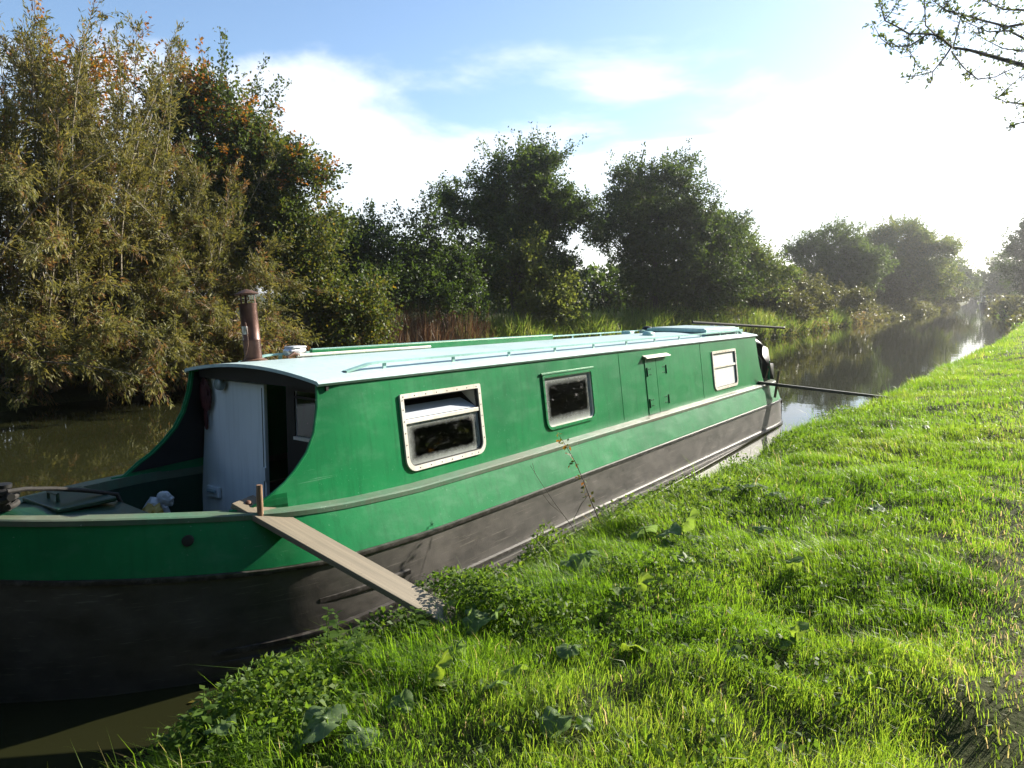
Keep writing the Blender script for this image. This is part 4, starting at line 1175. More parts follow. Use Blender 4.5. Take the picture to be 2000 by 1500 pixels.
tree('hawthorn_tree', 'broad dark round-headed tree right of the ragged one', 'tree', (x_, y_),
     lob((0, 0, 6.0, 2.1, 2.1, 1.7), (-1.2, -0.8, 4.4, 1.9, 1.9, 1.8), (1.5, 1.0, 4.6, 1.9, 1.9, 1.7), (2.6, 1.8, 3.2, 1.7, 1.7, 1.5), (0.2, 0.1, 2.6, 2.6, 2.6, 1.8), (1.8, 1.3, 1.5, 2.2, 2.2, 1.3)),
     'dark_leaf', 2900, 26, (0.09, 0.062), 0.62, 37, 0.2, 0.03, 44, 1.0, tint=(0.0, 0.9))
x_, y_ = at(1400, 41.0)
tree('willow_scrub', 'lighter green bush sloping down from the round-headed tree', 'bush', (x_, y_),
     lob((0, 0, 3.0, 1.9, 1.9, 1.7), (1.4, 1.0, 2.0, 1.7, 1.7, 1.4), (-0.5, -0.3, 4.4, 1.2, 1.2, 1.1)), 'mid_leaf', 1100, 24, (0.10, 0.06), 0.6, 38, 0.12, 0.1, 20, 0.8, tint=(0.2, 1.0))
for k, (px_, dp, sc, lab) in enumerate(((1478, 44, 0.75, 'rusty bramble scrub nearest the pale boat roof end'), (1530, 50, 1.0, 'tallest mound of brownish bramble scrub left of the round bush'), (1595, 56, 0.8, 'low bramble scrub at the foot of the round bush'))):
    x_, y_ = at(px_, dp)
    tree('bramble_scrub', lab, 'bush', (x_, y_), lob((0, 0, 1.4 * sc, 2.0, 2.0, 1.3 * sc), (1.2, 1.0, 1.0 * sc, 1.7, 1.7, 1.0 * sc), (-1.0, -0.8, 2.3 * sc, 1.3, 1.3, 1.2 * sc)), 'scrub_leaf', 620, 22, (0.12, 0.085), 0.6, 40 + k, 0.07, 0.15, 14, 0.8, 'bramble scrub on the far bank')
x_, y_ = at(1628, 66.0)
tree('sallow_tree', 'round grey green bushy tree left of the pair down the canal', 'tree', (x_, y_),
     lob((0, 0, 4.6, 2.9, 2.9, 2.7), (-1.3, -1.0, 3.4, 2.4, 2.4, 2.4), (1.3, 1.0, 3.2, 2.4, 2.4, 2.4), (0, 0, 1.8, 3.2, 3.2, 1.8)), 'mid_leaf', 1500, 24, (0.14, 0.085), 0.8, 45, 0.2, 0, 40, 1.2, tint=(0.0, 0.7))
x_, y_ = at(1755, 80.0)
tree('ash_tree', 'taller fresh green tree right of the pair down the canal', 'tree', (x_, y_),
     lob((0, 0, 6.9, 2.8, 2.8, 2.4), (1.8, 1.2, 5.2, 2.6, 2.6, 2.4), (-1.8, -1.2, 5.2, 2.6, 2.6, 2.4), (0.2, 0.1, 3.0, 4.0, 4.0, 2.6), (3.2, 2.2, 3.0, 2.0, 2.0, 2.2)), 'mid_leaf', 1900, 24, (0.16, 0.10), 0.9, 46, 0.24, 0, 24, 1.2, tint=(0.35, 1.0))
for k, (px_, dp, sc, lab) in enumerate(((1700, 76, 1.0, 'brown tangle of scrub between the round and the tall tree'), (1815, 98, 0.9, 'hazy bush just past the tall green tree'))):
    x_, y_ = at(px_, dp)
    tree('bramble_scrub', lab, 'bush', (x_, y_), lob((0, 0, 2.0 * sc, 2.6, 2.6, 1.9 * sc), (1.6, 1.2, 1.3 * sc, 2.2, 2.2, 1.3 * sc), (-1.3, -1.0, 3.0 * sc, 1.7, 1.7, 1.6 * sc)), 'scrub_leaf', 600, 22, (0.17, 0.11), 0.8, 50 + k, 0.09, 0.1, 10, 0.9, 'bramble scrub on the far bank')
# right bank and the end of the reach
x_, y_ = at(1990, 74.0)
tree('oak_tree', 'hazy dark tree at the right edge on the towpath side', 'tree', (x_ + 2.2, y_),
     lob((0.2, 0, 7.6, 2.6, 2.6, 2.6), (-1.4, 0.6, 5.2, 2.4, 2.4, 1.8), (1.5, 0, 5.4, 2.6, 2.6, 2.2), (-2.2, 0.5, 3.4, 2.0, 2.0, 1.6), (0.4, 0, 2.6, 2.8, 2.8, 2.0)), 'dark_leaf', 1100, 24, (0.18, 0.12), 0.9, 55, 0.25, 0, 20, 1.0)
for k, (px_, dp, s_, lab) in enumerate(((1835, 130, 1.0, 'hazy far tree on the far bank near the end of the reach'), (1893, 215, 0.8, 'faint far tree closing the view at the end of the water'), (1918, 190, 0.7, 'faint far tree behind the tiny moored boat'), (1985, 118, 1.15, 'hazy tree on the towpath side beyond the dark tree'), (1900, 260, 0.9, 'palest far tree showing above the end of the reach'))):
    x_, y_ = at(px_, dp)
    tree('far_tree', lab, 'tree', (x_, y_), lob((0, 0, 4.4 * s_, 3.6, 3.6, 2.6 * s_), (2.4, 0, 3.2 * s_, 3.0, 3.0, 2.4 * s_), (-2.4, 0, 3.2 * s_, 3.0, 3.0, 2.4 * s_), (0, 0, 1.6 * s_, 4.5, 4.5, 1.8 * s_)), 'mid_leaf', 620, 20, (0.28, 0.18), 1.3, 60 + k, 0.2, 0, 0, group='trees at the end of the reach')
# hedge behind the far bank that keeps the horizon closed
rng = np.random.default_rng(70)
hp = []
for dp, pa, pb in ((46, 600, 1500), (75, 1350, 1700)):
    for px_ in np.arange(pa, pb, 26):
        x_, y_ = at(px_, dp + rng.normal() * 2)
        hp.append((x_, y_, rng.uniform(2.2, 3.2)))
PP, DD = [], []
for (x_, y_, hh) in hp:
    n = 520
    u = unit(rng.normal(size=(n, 3)))
    PP.append(np.array([x_, y_, 1.0 + hh * 0.45]) + u * np.array([1.6, 1.6, hh * 0.62]) * (0.6 + 0.4 * rng.random((n, 1))))
    DD.append(unit(u + rng.normal(size=(n, 3))))
P, D = np.concatenate(PP), np.concatenate(DD)
V, F = leaf_quads(P, D, unit(rng.normal(size=P.shape)), 0.30 * (0.6 + rng.random(len(P))), 0.21 * (0.6 + rng.random(len(P))))
tag(npmesh('hedge', V, F, M['dark_leaf'], None, False, {'tint': np.repeat(rng.random(len(P)) * 0.8, 4)}), 'dark field hedge seen in the gaps behind the trees', 'hedge', kind='stuff')

# blades: reeds, sedge, grass -------------------------------------------------
def blades(P, h, wd, lean, ldir, tint, twist=None, rng=RNG):
    """tapered bent blades: five points and three triangles each"""
    n = len(P)
    a = rng.random(n) * 6.283 if twist is None else twist
    S = np.stack([np.cos(a), np.sin(a), np.zeros(n)], 1) * (wd * 0.5)[:, None]
    Ld = np.concatenate([ldir, np.zeros((n, 1))], 1)
    mid = P + np.stack([np.zeros(n), np.zeros(n), h * 0.58], 1) + Ld * (lean * h * 0.28)[:, None]
    tip = P + np.stack([np.zeros(n), np.zeros(n), h * (1 - 0.35 * np.minimum(lean, 1.5))], 1) + Ld * (lean * h)[:, None]
    V = np.stack([P - S, P + S, mid + S * 0.8, mid - S * 0.8, tip], 1).reshape(-1, 3)
    b0 = np.arange(n) * 5
    F = np.concatenate([np.stack([b0, b0 + 1, b0 + 2], 1), np.stack([b0, b0 + 2, b0 + 3], 1), np.stack([b0 + 3, b0 + 2, b0 + 4], 1)])
    return V, F, np.repeat(tint, 5)
def rdir(n, rng, bias=(0, 0)):
    d = rng.normal(size=(n, 2)) + np.array(bias)
    return d / np.linalg.norm(d, axis=1, keepdims=True)
# dead brown reeds in front of the hawthorns
rng = np.random.default_rng(80)
n = 6800
y = rng.uniform(10.2, 22.5, n)
e = rng.beta(1.2, 1.8, n) * 2.6 - 0.4
x = far_edge(y) - e
z = np.maximum(ground_z(x, y), -0.1)
cl = vnoise(x * 1.3, y * 1.3, 20)
hh = rng.uniform(0.4, 1.8, n) * (0.42 + 0.9 * cl)
V, F, T = blades(np.stack([x, y, z], 1), hh, rng.uniform(0.012, 0.03, n), np.abs(rng.normal(size=n)) * 0.28, rdir(n, rng), rng.random(n) ** 1.3, rng=rng)
tag(npmesh('reed_bed', V, F, M['dead_reed'], None, False, {'tint': T}), 'dead brown reeds standing along the far bank behind the boat', 'reeds', kind='stuff')
# fresh sedge further along
n = 26000
y = 21 + 37 * rng.random(n) ** 1.2
e = rng.beta(1.1, 1.9, n) * 3.6 - 0.35
x = far_edge(y) - e
z = np.maximum(ground_z(x, y), -0.05)
cl = vnoise(x * 0.9, y * 0.9, 21)
hh = rng.uniform(0.6, 1.35, n) * (0.5 + 0.8 * cl)
V, F, T = blades(np.stack([x, y, z], 1), hh, rng.uniform(0.018, 0.042, n), np.abs(rng.normal(size=n)) * 0.75, rdir(n, rng), rng.random(n), rng=rng)
tag(npmesh('sedge', V, F, M['sedge_blade'], None, False, {'tint': T}), 'bright green sedge on the far bank behind the boat roof', 'sedge', kind='stuff')
# weeds that clothe the far bank down to the water further on
n = 26000
y = 33 + 110 * rng.random(n) ** 1.6
e = rng.random(n) ** 1.3 * 5 - 0.4
x = far_edge(y) - e
z = np.maximum(ground_z(x, y), 0) + rng.random(n) * (0.25 + 0.9 * vnoise(x * 0.5, y * 0.35, 22) * np.clip(e + 0.6, 0, 1.6))
P = np.stack([x, y, z], 1)
sz = 0.09 + y * 0.0016
V, F = leaf_quads(P, unit(rng.normal(size=(n, 3)) + np.array([0.4, -0.4, 0.1])), unit(rng.normal(size=(n, 3)) + np.array([0, 0, 0.8])), sz * (0.6 + rng.random(n)), sz * 0.7 * (0.6 + rng.random(n)))
tt = np.clip(vnoise(x * 0.35, y * 0.35, 23) * 0.8 + rng.random(n) * 0.35 - 0.1, 0, 1)
n2 = 9000
y2 = rng.uniform(52, 175, n2)
e2 = rng.random(n2) ** 1.2 * 9
x2 = near_edge(y2) - 0.2 + e2
z2 = np.maximum(ground_z(x2, y2), 0) + rng.random(n2) * (0.3 + 1.6 * vnoise(x2 * 0.4, y2 * 0.2, 25))
s2 = 0.12 + y2 * 0.0022
V2, F2 = leaf_quads(np.stack([x2, y2, z2], 1), unit(rng.normal(size=(n2, 3))), unit(rng.normal(size=(n2, 3)) + np.array([0, 0, 0.6])), s2 * (0.7 + rng.random(n2)), s2 * 0.8 * (0.6 + rng.random(n2)))
tag(npmesh('bank_weeds', V2, F2, M['scrub_leaf'], None, False, {'tint': np.repeat(rng.random(n2) * 0.7, 4)}), 'rough weeds on the towpath side far down the canal', 'weeds', kind='stuff')
tag(npmesh('bank_weeds', V, F, M['scrub_leaf'], None, False, {'tint': np.repeat(tt, 4)}), 'mixed weeds sloping down the far bank to the water', 'weeds', kind='stuff')

# ------------------------------------------------------------------ the near bank: grass, weeds, broad leaves
CT, ST = math.cos(TH), math.sin(TH)
FW3 = np.array([FW[0] * CT, FW[1] * CT, -ST]); RT3 = np.array([RT[0], RT[1], 0.0]); UP3 = np.cross(RT3, FW3)
def pt(px, py, depth):
    return np.array([0, 0, H]) + depth * (FW3 + RT3 * (px - 1000) / FPX + UP3 * (750 - py) / FPX)
def on_z(px, py, z):
    v = FW3 + RT3 * (px - 1000) / FPX + UP3 * (750 - py) / FPX
    return np.array([0, 0, H]) + v * (z - H) / v[2]
def in_view(x, y, z, m=120):
    d = np.stack([x, y, z - H], 1)
    dz = d @ FW3
    px = 1000 + FPX * (d @ RT3) / np.maximum(dz, 0.05)
    py = 750 - FPX * (d @ UP3) / np.maximum(dz, 0.05)
    return (dz > 0.4) & (px > -m) & (px < 2000 + m) & (py < 1500 + m * 1.6)
rng = np.random.default_rng(90)
BV, BF, BT, nb = [], [], [], 0
for (n, ya, yb, hs, ws) in ((180000, 0.9, 5.5, 1.0, 1.0), (100000, 5.5, 11, 1.05, 1.35), (70000, 11, 24, 1.1, 2.0), (36000, 24, 60, 1.2, 4.0), (16000, 58, 130, 1.6, 10.0)):
    y = rng.uniform(ya, yb, n)
    x = near_edge(y) - 0.05 + rng.random(n) * (1.5 + 3.2)
    z = ground_z(x, y)
    d = x - near_edge(y)
    dens = np.clip(0.08 + 0.95 * vnoise(x * 2.3, y * 2.3, 30) + 0.75 * vnoise(x * 6.1, y * 6.1, 35), 0.14, 1)
    worn = np.clip((x + 0.38 + 0.35 * (vnoise(x * 2, y * 1.2, 36) - 0.5)) / 0.6, 0, 1) * np.clip((8.5 - y) / 3.0, 0.25, 1)
    keep = in_view(x, y, z) & (rng.random(n) < dens * (1 - 0.80 * worn))
    x, y, z, d, worn = x[keep], y[keep], z[keep], d[keep], worn[keep]
    n = len(x)
    tuft = vnoise(x * 3.3, y * 3.3, 31)
    edge = np.clip(1.2 - d, 0, 1)
    h = hs * (0.030 + 0.065 * rng.random(n) + 0.10 * np.clip(tuft - 0.42, 0, 1) + 0.12 * edge * rng.random(n)) * (1 - 0.65 * worn)
    tall = rng.random(n) < 0.02
    h = np.where(tall, h * 1.9, h)
    wd = ws * rng.uniform(0.0022, 0.0052, n)
    comb = np.stack([vnoise(x * 1.1, y * 1.1, 32) - 0.75, vnoise(x * 1.1, y * 1.1, 33) - 0.7], 1) * 3.0
    ld = rdir(n, rng) + comb
    ld /= np.linalg.norm(ld, axis=1, keepdims=True)
    lean = np.abs(rng.normal(size=n)) * 0.55 + 0.15
    tn_ = np.clip(0.15 + 0.5 * rng.random(n) + 0.5 * (vnoise(x * 0.9, y * 0.9, 34) - 0.4) + 0.25 * worn * rng.random(n), 0, 0.93)
    tn_ = np.where(rng.random(n) < 0.022 + 0.20 * worn, 0.97 + 0.03 * rng.random(n), tn_)
    V, F, T = blades(np.stack([x, y, z - 0.006], 1), h, wd, lean, ld, tn_, rng=rng)
    BV.append(V); BF.append(F + nb); BT.append(T); nb += len(V)
tag(npmesh('grass', np.concatenate(BV), np.concatenate(BF), M['grass_blade'], None, False, {'tint': np.concatenate(BT)}), 'sunlit short green grass on the near bank', 'grass', kind='stuff')

# low leafy weeds along the water's edge
n = 99000
y = np.concatenate([rng.uniform(0.8, 4.6, n * 2 // 3), rng.uniform(4.6, 13, n // 3)])
d = np.where(rng.random(n) < 0.72, rng.normal(size=n) * 0.42 + 0.28, rng.random(n) * 2.6)
x = near_edge(y) + d
mound = vnoise(x * 2.4, y * 2.4, 40)
on_plank = (np.abs(y - (3.17 + (x + 2.6) * 0.31)) < 0.14) & (x < -2.62)
keep = (d > -0.2) & ~on_plank & (rng.random(n) < np.clip(1.7 * (mound - 0.32), 0.04, 0.8))
x, y, d, mound = x[keep], y[keep], d[keep], mound[keep]
n = len(x)
top = 0.05 + 0.24 * np.clip(mound - 0.25, 0, 1) * np.clip(1.5 - d, 0.25, 1.2) + 0.10 * np.exp(-(d / 0.32) ** 2) * np.clip(mound * 1.6 - 0.4, 0, 1) * (y < 6)
z = np.maximum(ground_z(x, y), 0.02) + top * rng.random(n) ** 0.5
keep = in_view(x, y, z)
x, y, z = x[keep], y[keep], z[keep]
n = len(x)
ll = rng.uniform(0.010, 0.046, n)
V, F = leaf_quads(np.stack([x, y, z], 1), unit(rng.normal(size=(n, 3)) + np.array([0, 0, -0.1])), unit(rng.normal(size=(n, 3)) * 0.7 + np.array([0, 0, 1])), ll, ll * 0.55, 0.2)
tag(npmesh('bank_herbs', V, F, M['weed_leaf'], None, False, {'tint': np.repeat(np.clip(rng.random(n) * 0.7 + vnoise(x, y, 41) * 0.3, 0, 1), 4)}), 'low nettles and small leafy weeds matted along the near water edge', 'weeds', kind='stuff')

# nettles that stand up singly
def nettle(label, px, py_base, h, seed, lean=(0, 0)):
    r = np.random.default_rng(seed)
    b0 = on_z(px, py_base, 0.34)
    b0[2] = max(float(ground_z(b0[0], b0[1])), 0.05)
    t = tag(empty('nettle_plant', tuple(b0)), label, 'plant', 'nettles on the near bank')
    SV, P_, D_, N_, L_, W_ = [], [], [], [], [], []
    for st in range(3):
        foot = np.array([r.normal() * 0.035, r.normal() * 0.035, -0.02]) * (st > 0)
        tipv = foot + np.array([lean[0] + r.normal() * 0.05, lean[1] + r.normal() * 0.05, h * (1 - 0.22 * st)])
        segs = bent(foot, tipv, 0.0045, 0.002, 6, r, 0.05)
        V, F = tubes_np(segs, 5)
        npmesh('stem', V, F, M['weed_leaf'], t, True, {'tint': np.full(len(V), 0.5)})
        nn = 9
        for k in range(nn):
            f_ = (0.22 + 0.78 * k / (nn - 1))
            p = foot + (tipv - foot) * f_
            a0 = k * 1.57 + st
            for q in (0, math.pi):
                a = a0 + q + r.normal() * 0.2
                size = 0.085 * (1.15 - 0.75 * f_) * (0.8 + 0.4 * r.random()) + 0.012
                P_.append(p); D_.append((math.cos(a), math.sin(a), -0.15 + 0.5 * f_ - 0.25 * r.random())); N_.append((r.normal() * 0.2, r.normal() * 0.2, 1)); L_.append(size); W_.append(size * 0.55)
    V, F = leaf_quads(np.array(P_), np.array(D_), np.array(N_), np.array(L_), np.array(W_), 0.18, 0.38)
    npmesh('leaves', V, F, M['weed_leaf'], t, False, {'tint': np.repeat(r.random(len(P_)) * 0.8, 4)})['kind'] = 'stuff'
for k, (px, py, h, lab) in enumerate(((640, 1310, 0.30, 'tall nettle leaning out over the dark water below the gangplank'), (395, 1470, 0.30, 'nettle at the lower left tip of the bank'), (720, 1300, 0.22, 'short nettle right of the tall one below the gangplank'),
                                      (965, 1150, 0.20, 'small nettle at the water edge right of the gangplank foot'), (1190, 1035, 0.18, 'small nettle at the foot of the thin bramble stem'), (690, 1345, 0.24, 'nettle in the thick of the weeds below the gangplank'), (820, 1270, 0.18, 'low nettle just under the gangplank end'))):
    nettle(lab, px, py, h, 100 + k, (-0.05, 0.0))

# broad round leaves (butterbur, dock)
def broad_leaf_mesh(seed, size):
    r = np.random.default_rng(seed)
    nr_, ns = 5, 24
    V = [(0, 0, 0)]
    ph = r.random(4) * 6.28
    for i in range(1, nr_ + 1):
        f_ = i / nr_
        for k in range(ns):
            a = -math.pi + 2 * math.pi * k / ns
            notch = 1 - 0.62 * math.exp(-((abs(a) - math.pi) / 0.42) ** 2)
            rr = size * f_ * notch * (1 + (0.05 * math.sin(3 * a + ph[0]) + 0.04 * math.sin(7 * a + ph[1])) * f_)
            zz = size * (0.20 * f_ ** 2 * math.sin(2 * a + ph[2]) + 0.09 * f_ * math.cos(6 * a) + 0.10 * f_ ** 2 * math.sin(5 * a + ph[3]) - 0.18 * f_ ** 2 + 0.04 * math.sin(4 * ph[0] + 8 * f_))
            V.append((rr * math.cos(a) + 0.25 * size, rr * math.sin(a), zz))
    F = []
    for k in range(ns):
        k2 = (k + 1) % ns
        F.append((0, 0, 1 + k, 1 + k2))
        for i in range(nr_ - 1):
            a0, b0 = 1 + i * ns, 1 + (i + 1) * ns
            F.append((a0 + k, b0 + k, b0 + k2, a0 + k2))
    return np.array(V), [f if f[0] != f[1] else f[1:] for f in F]
def broad_plant(label, group, px, py, leaves, seed, z=0.48, tint=0.4):
    r = np.random.default_rng(seed)
    b0 = on_z(px, py, z)
    gz_ = max(float(ground_z(b0[0], b0[1])), 0.05)
    t = tag(empty('butterbur_plant', (b0[0], b0[1], gz_)), label, 'plant', group)
    for (size, dx, dy, dz, yaw, pitch) in leaves:
        V, F = broad_leaf_mesh(seed * 13 + int(size * 1000) + int(abs(dx) * 100), size)
        m = MB().add(V, F)
        o = m.build('leaf', M['broad_leaf'], t, True, angle=180)
        a = o.data.attributes.new('tint', 'FLOAT', 'POINT')
        a.data.foreach_set('value', np.clip(tint + r.normal(size=1) * 0.12, 0, 1).repeat(len(o.data.vertices)).astype(np.float32))
        o.matrix_basis = Matrix.Translation((dx, dy, dz)) @ Euler((0, pitch, yaw)).to_matrix().to_4x4()
        st = MB().tube([(0, 0, -0.03), (dx * 0.3, dy * 0.3, dz * 0.6), (dx, dy, dz)], [0.006, 0.005, 0.004], 6).build('stalk', M['weed_leaf'], t, True)
        a = st.data.attributes.new('tint', 'FLOAT', 'POINT')
        a.data.foreach_set('value', np.full(len(st.data.vertices), 0.9, np.float32))
UPF = 1.1       # leaf standing up, facing the camera
plants = [
    ('backlit yellow green broad leaf standing below the gangplank end', None, 850, 1385, [(0.085, 0, 0, 0.10, 0.6, -0.9), (0.07, 0.08, -0.02, 0.07, 2.6, 0.2)], 1.0),
    ('pale veined round leaf right of the backlit one below the gangplank', None, 895, 1325, [(0.080, 0, 0, 0.10, -2.2, 0.55)], 0.35),
    ('group of round leaves at the foot of the gangplank', None, 930, 1250, [(0.085, 0.02, 0, 0.11, -1.8, 0.45), (0.075, -0.05, 0.05, 0.10, 1.2, 0.1), (0.06, 0.06, 0.08, 0.12, 0.4, -0.8)], 0.4),
    ('bright leaf tip overlapping the gangplank end', None, 868, 1215, [(0.065, 0, 0, 0.12, 0.7, -0.8)], 1.0),
    ('curled pale leaves beside the gangplank foot at the water edge', None, 912, 1180, [(0.06, 0, 0, 0.13, 0.9, -0.7), (0.05, 0.06, 0.02, 0.11, -1.0, 0.5)], 0.8),
    ('large drooping dark leaf over the water below the hull side', None, 1150, 1100, [(0.13, 0, 0, 0.15, -2.6, 0.5), (0.10, 0.10, 0.02, 0.10, 0.3, -0.3), (0.08, -0.10, -0.05, 0.08, 2.2, 0.3)], 0.25),
    ('clump of big drooping leaves at the edge beyond the bramble stem', None, 1265, 1045, [(0.12, -0.03, 0, 0.16, 2.9, 0.7), (0.11, 0.12, 0.02, 0.15, 0.2, -0.5), (0.10, 0.22, -0.02, 0.10, -1.0, 0.3)], 0.4),
    ('pair of upright leaves with one glowing in the sun at the edge', None, 1335, 1045, [(0.11, 0, 0.02, 0.16, 0.5, -1.0), (0.10, 0.14, 0, 0.08, -0.8, 0.2)], 0.75),
    ('translucent leaf glowing above a dark hollow in the grass', None, 1245, 1195, [(0.075, 0, 0, 0.12, 0.6, -1.0), (0.07, -0.12, 0.04, 0.06, 2.4, 0.2)], 1.0),
    ('broad dull leaf lying in shade at the bottom left of the bank', None, 640, 1475, [(0.13, 0, 0, 0.09, -2.4, 0.35), (0.09, 0.14, 0.03, 0.07, 0.6, 0.15)], 0.2),
    ('pale leaf beside the lower left nettle', None, 425, 1455, [(0.07, 0, 0, 0.16, 0.2, -0.4)], 0.5),
    ('flat grey green leaves resting on the sunny grass near the stern', None, 1520, 985, [(0.15, 0, 0, 0.06, 1.2, 0.15), (0.13, -0.25, 0.15, 0.07, 2.6, 0.2), (0.12, 0.25, 0.1, 0.05, -0.5, 0.1)], 0.3),
    ('dark leaf pair low on the bank edge near the stern', None, 1405, 960, [(0.12, 0, 0, 0.08, 2.8, 0.35), (0.11, 0.2, 0.1, 0.08, 0.6, 0.1)], 0.25),
    ('upright pale leaf standing alone in the middle of the grass', None, 1480, 1040, [(0.08, 0, 0, 0.07, 0.4, -0.3)], 0.35),
    ('dried leaf curled in the grass at lower middle', None, 1425, 1335, [(0.06, 0, 0, 0.05, -0.9, 0.5)], 0.1),
    ('bright leaf standing in the grass right of centre', None, 1550, 1310, [(0.06, 0, 0, 0.08, 0.6, -1.0), (0.05, -0.05, -0.03, 0.05, -1.9, 0.4)], 0.9),
    ('yellow green leaf half hidden in the middle of the lawn', None, 1545, 1145, [(0.07, 0, 0, 0.08, 0.7, -0.9)], 0.9),
    ('leaf lying in the dark hollow at bottom centre', None, 1090, 1455, [(0.07, 0, 0, 0.06, -1.7, 0.4), (0.05, 0.08, 0.03, 0.05, 0.3, 0)], 0.4),
]
rr_ = np.random.default_rng(5)
for px, py, lab in ((1100, 1150, 'small round leaf left of the leaf glowing over the hollow'), (1020, 1180, 'small round leaf halfway between gangplank foot and drooping dark leaf'), (1180, 1130, 'small round leaf just under the large drooping dark leaf'),
                    (1440, 1000, 'small leaf left of the flat grey green leaves near the stern'), (1600, 930, 'small leaf on the sunny grass right of the flat grey green leaves'), (1690, 870, 'small leaf in the grass below the bank end of the stern gangplank'),
                    (1340, 1120, 'small leaf below the pair of upright leaves'), (1120, 1290, 'small leaf in the weeds at the centre of the near bank'), (960, 1420, 'small leaf below the backlit leaf at bottom centre'), (1240, 1290, 'small leaf under the leaf glowing over the hollow'),
                    (780, 1440, 'small leaf right of the broad dull leaf at the bottom'), (1700, 1010, 'lone small leaf out on the right of the lawn'), (1810, 860, 'farthest small leaf up the lawn towards the path'), (1060, 1230, 'small leaf right of the group at the gangplank foot'),
                    (1330, 1240, 'small leaf in the middle of the lawn between two glowing leaves'), (1000, 1330, 'small leaf right of the pale veined round leaf')):
    plants.append((lab, 'small round leaves in the grass', px, py, [(float(rr_.uniform(0.045, 0.075)) * (1.25 if py < 1050 else 1), 0, 0, 0.06, float(rr_.uniform(-3, 3)), float(rr_.uniform(-0.7, 0.5)))], float(rr_.uniform(0.2, 1))))
for k, (lab, grp, px, py, lv, tn_) in enumerate(plants):
    broad_plant(lab, grp, px, py, lv, 200 + k, 0.40 if py > 1150 and px < 1000 else 0.5, tn_)

# thin bramble stem and a dry stalk in front of the hull
def wiry(name, label, pts_px, depth, r0, nleaf, seed, lsize=0.035, sides=()):
    r = np.random.default_rng(seed)
    P = [pt(a, b_, depth + 0.03 * r.normal()) for a, b_ in pts_px]
    gz_ = float(ground_z(P[0][0], P[0][1]))
    P[0][2] = min(P[0][2], gz_ - 0.02)
    root = tag(empty(name, tuple(P[0])), label, 'plant')
    P = [p - P[0] for p in P]
    rs = [r0 * (1 - 0.7 * i / (len(P) - 1)) for i in range(len(P))]
    stm = MB().tube(P, rs, 6).build('stem', M['bark'], root, True)
    for sd_ in sides:
        q = [pt(a, b_, depth) - (np.array(root.location)) for a, b_ in sd_]
        MB().tube(q, r0 * 0.45, 5).build('side_shoot', M['bark'], root, True)
    if nleaf:
        PL, DL = [], []
        for _ in range(nleaf):
            k = r.integers(len(P) // 4, len(P) - 1)
            t = r.random()
            p = P[k] + (P[k + 1] - P[k]) * t
            cl_ = unit(r.normal(size=3)) * 0.05
            for _ in range(3):
                PL.append(p + cl_ * r.random()); DL.append(unit(cl_ / 0.05 + r.normal(size=3) * 0.7))
        PL, DL = np.array(PL), np.array(DL)
        ll = lsize * r.uniform(0.6, 1.2, len(PL))
        V, F = leaf_quads(PL, DL, unit(r.normal(size=PL.shape) + np.array([0, 0, 0.6])), ll, ll * 0.65)
        npmesh('leaves', V, F, M['hawthorn_leaf'], root, False, {'tint': np.repeat(r.uniform(0.45, 0.95, len(PL)), 4)})['kind'] = 'stuff'
    return root
wiry('bramble_plant', 'thin bramble stem with small reddish leaves rising in front of the hull', [(1185, 1050), (1172, 1020), (1155, 980), (1140, 940), (1125, 905), (1108, 875), (1092, 850)], 6.1, 0.006, 20, 301, 0.036, [[(1150, 965), (1135, 985), (1120, 1015)], [(1160, 990), (1185, 1010)]])
wiry('dry_stalk', 'bare dry stalk leaning left in front of the hull', [(1140, 1062), (1115, 1025), (1085, 985), (1058, 945), (1035, 908)], 6.0, 0.0035, 0, 302, 0.03, [[(1045, 925), (1040, 905)], [(1100, 1005), (1075, 985), (1060, 965)]])

# leaves afloat on the dark water
for k, (px, py, lab, tn_) in enumerate(((507, 1383, 'small orange leaf floating at the edge of the lower left grass', 0.9), (612, 1267, 'small yellow leaf floating on the dark water left of the nettle', 0.8), (385, 1370, 'faint brown leaf floating in the shaded water', 0.75), (250, 820, 'small pale leaf floating on the open water left of the boat', 0.6))):
    p = on_z(px, py, 0.006)
    V, F = leaf_quads(np.array([[0, 0, 0.]]), np.array([[math.cos(k * 2), math.sin(k * 2), 0]]), np.array([[0, 0, 1.]]), np.array([0.05 if k < 3 else 0.09]), np.array([0.025 if k < 3 else 0.05]), 0.15)
    o = npmesh('floating_leaf', V, F, M['hawthorn_leaf'], None, False, {'tint': np.full(4, tn_)})
    o.location = tuple(p)
    tag(o, lab, 'leaf', 'fallen leaves on the water')

# branch of a towpath tree that reaches in from the right --------------------------------
rng = np.random.default_rng(120)
DT = 6.0
ov = tag(empty('overhanging_tree', (3.4, 9.4, float(ground_z(3.4, 9.4)) - 0.1)), 'thin leafy branches reaching in at the upper right corner', 'tree')
orig = np.array(ov.location)
segs = []
tw = []
def limb(pl, r0, r1, dep=DT):
    P = [pt(a, b_, dep + 0.25 * math.sin(a * 0.013 + b_ * 0.02)) - orig for a, b_ in pl]
    for i in range(len(P) - 1):
        ra, rb2 = r0 + (r1 - r0) * i / (len(P) - 1), r0 + (r1 - r0) * (i + 1) / (len(P) - 1)
        segs.append((P[i], P[i + 1], ra, rb2))
        tw.append((P[i], P[i + 1], r1 < 0.008))
tv = bent((0, 0, 0), (0.1, -0.3, 4.6), 0.17, 0.10, 6, rng, 0.05)
a0 = tv[4][1]
e0 = pt(2090, 168, DT) - orig
segs += bent(a0, e0, 0.05, 0.022, 4, rng, 0.05)
limb([(2090, 168), (2000, 128), (1930, 108), (1895, 98), (1858, 92)], 0.022, 0.010)
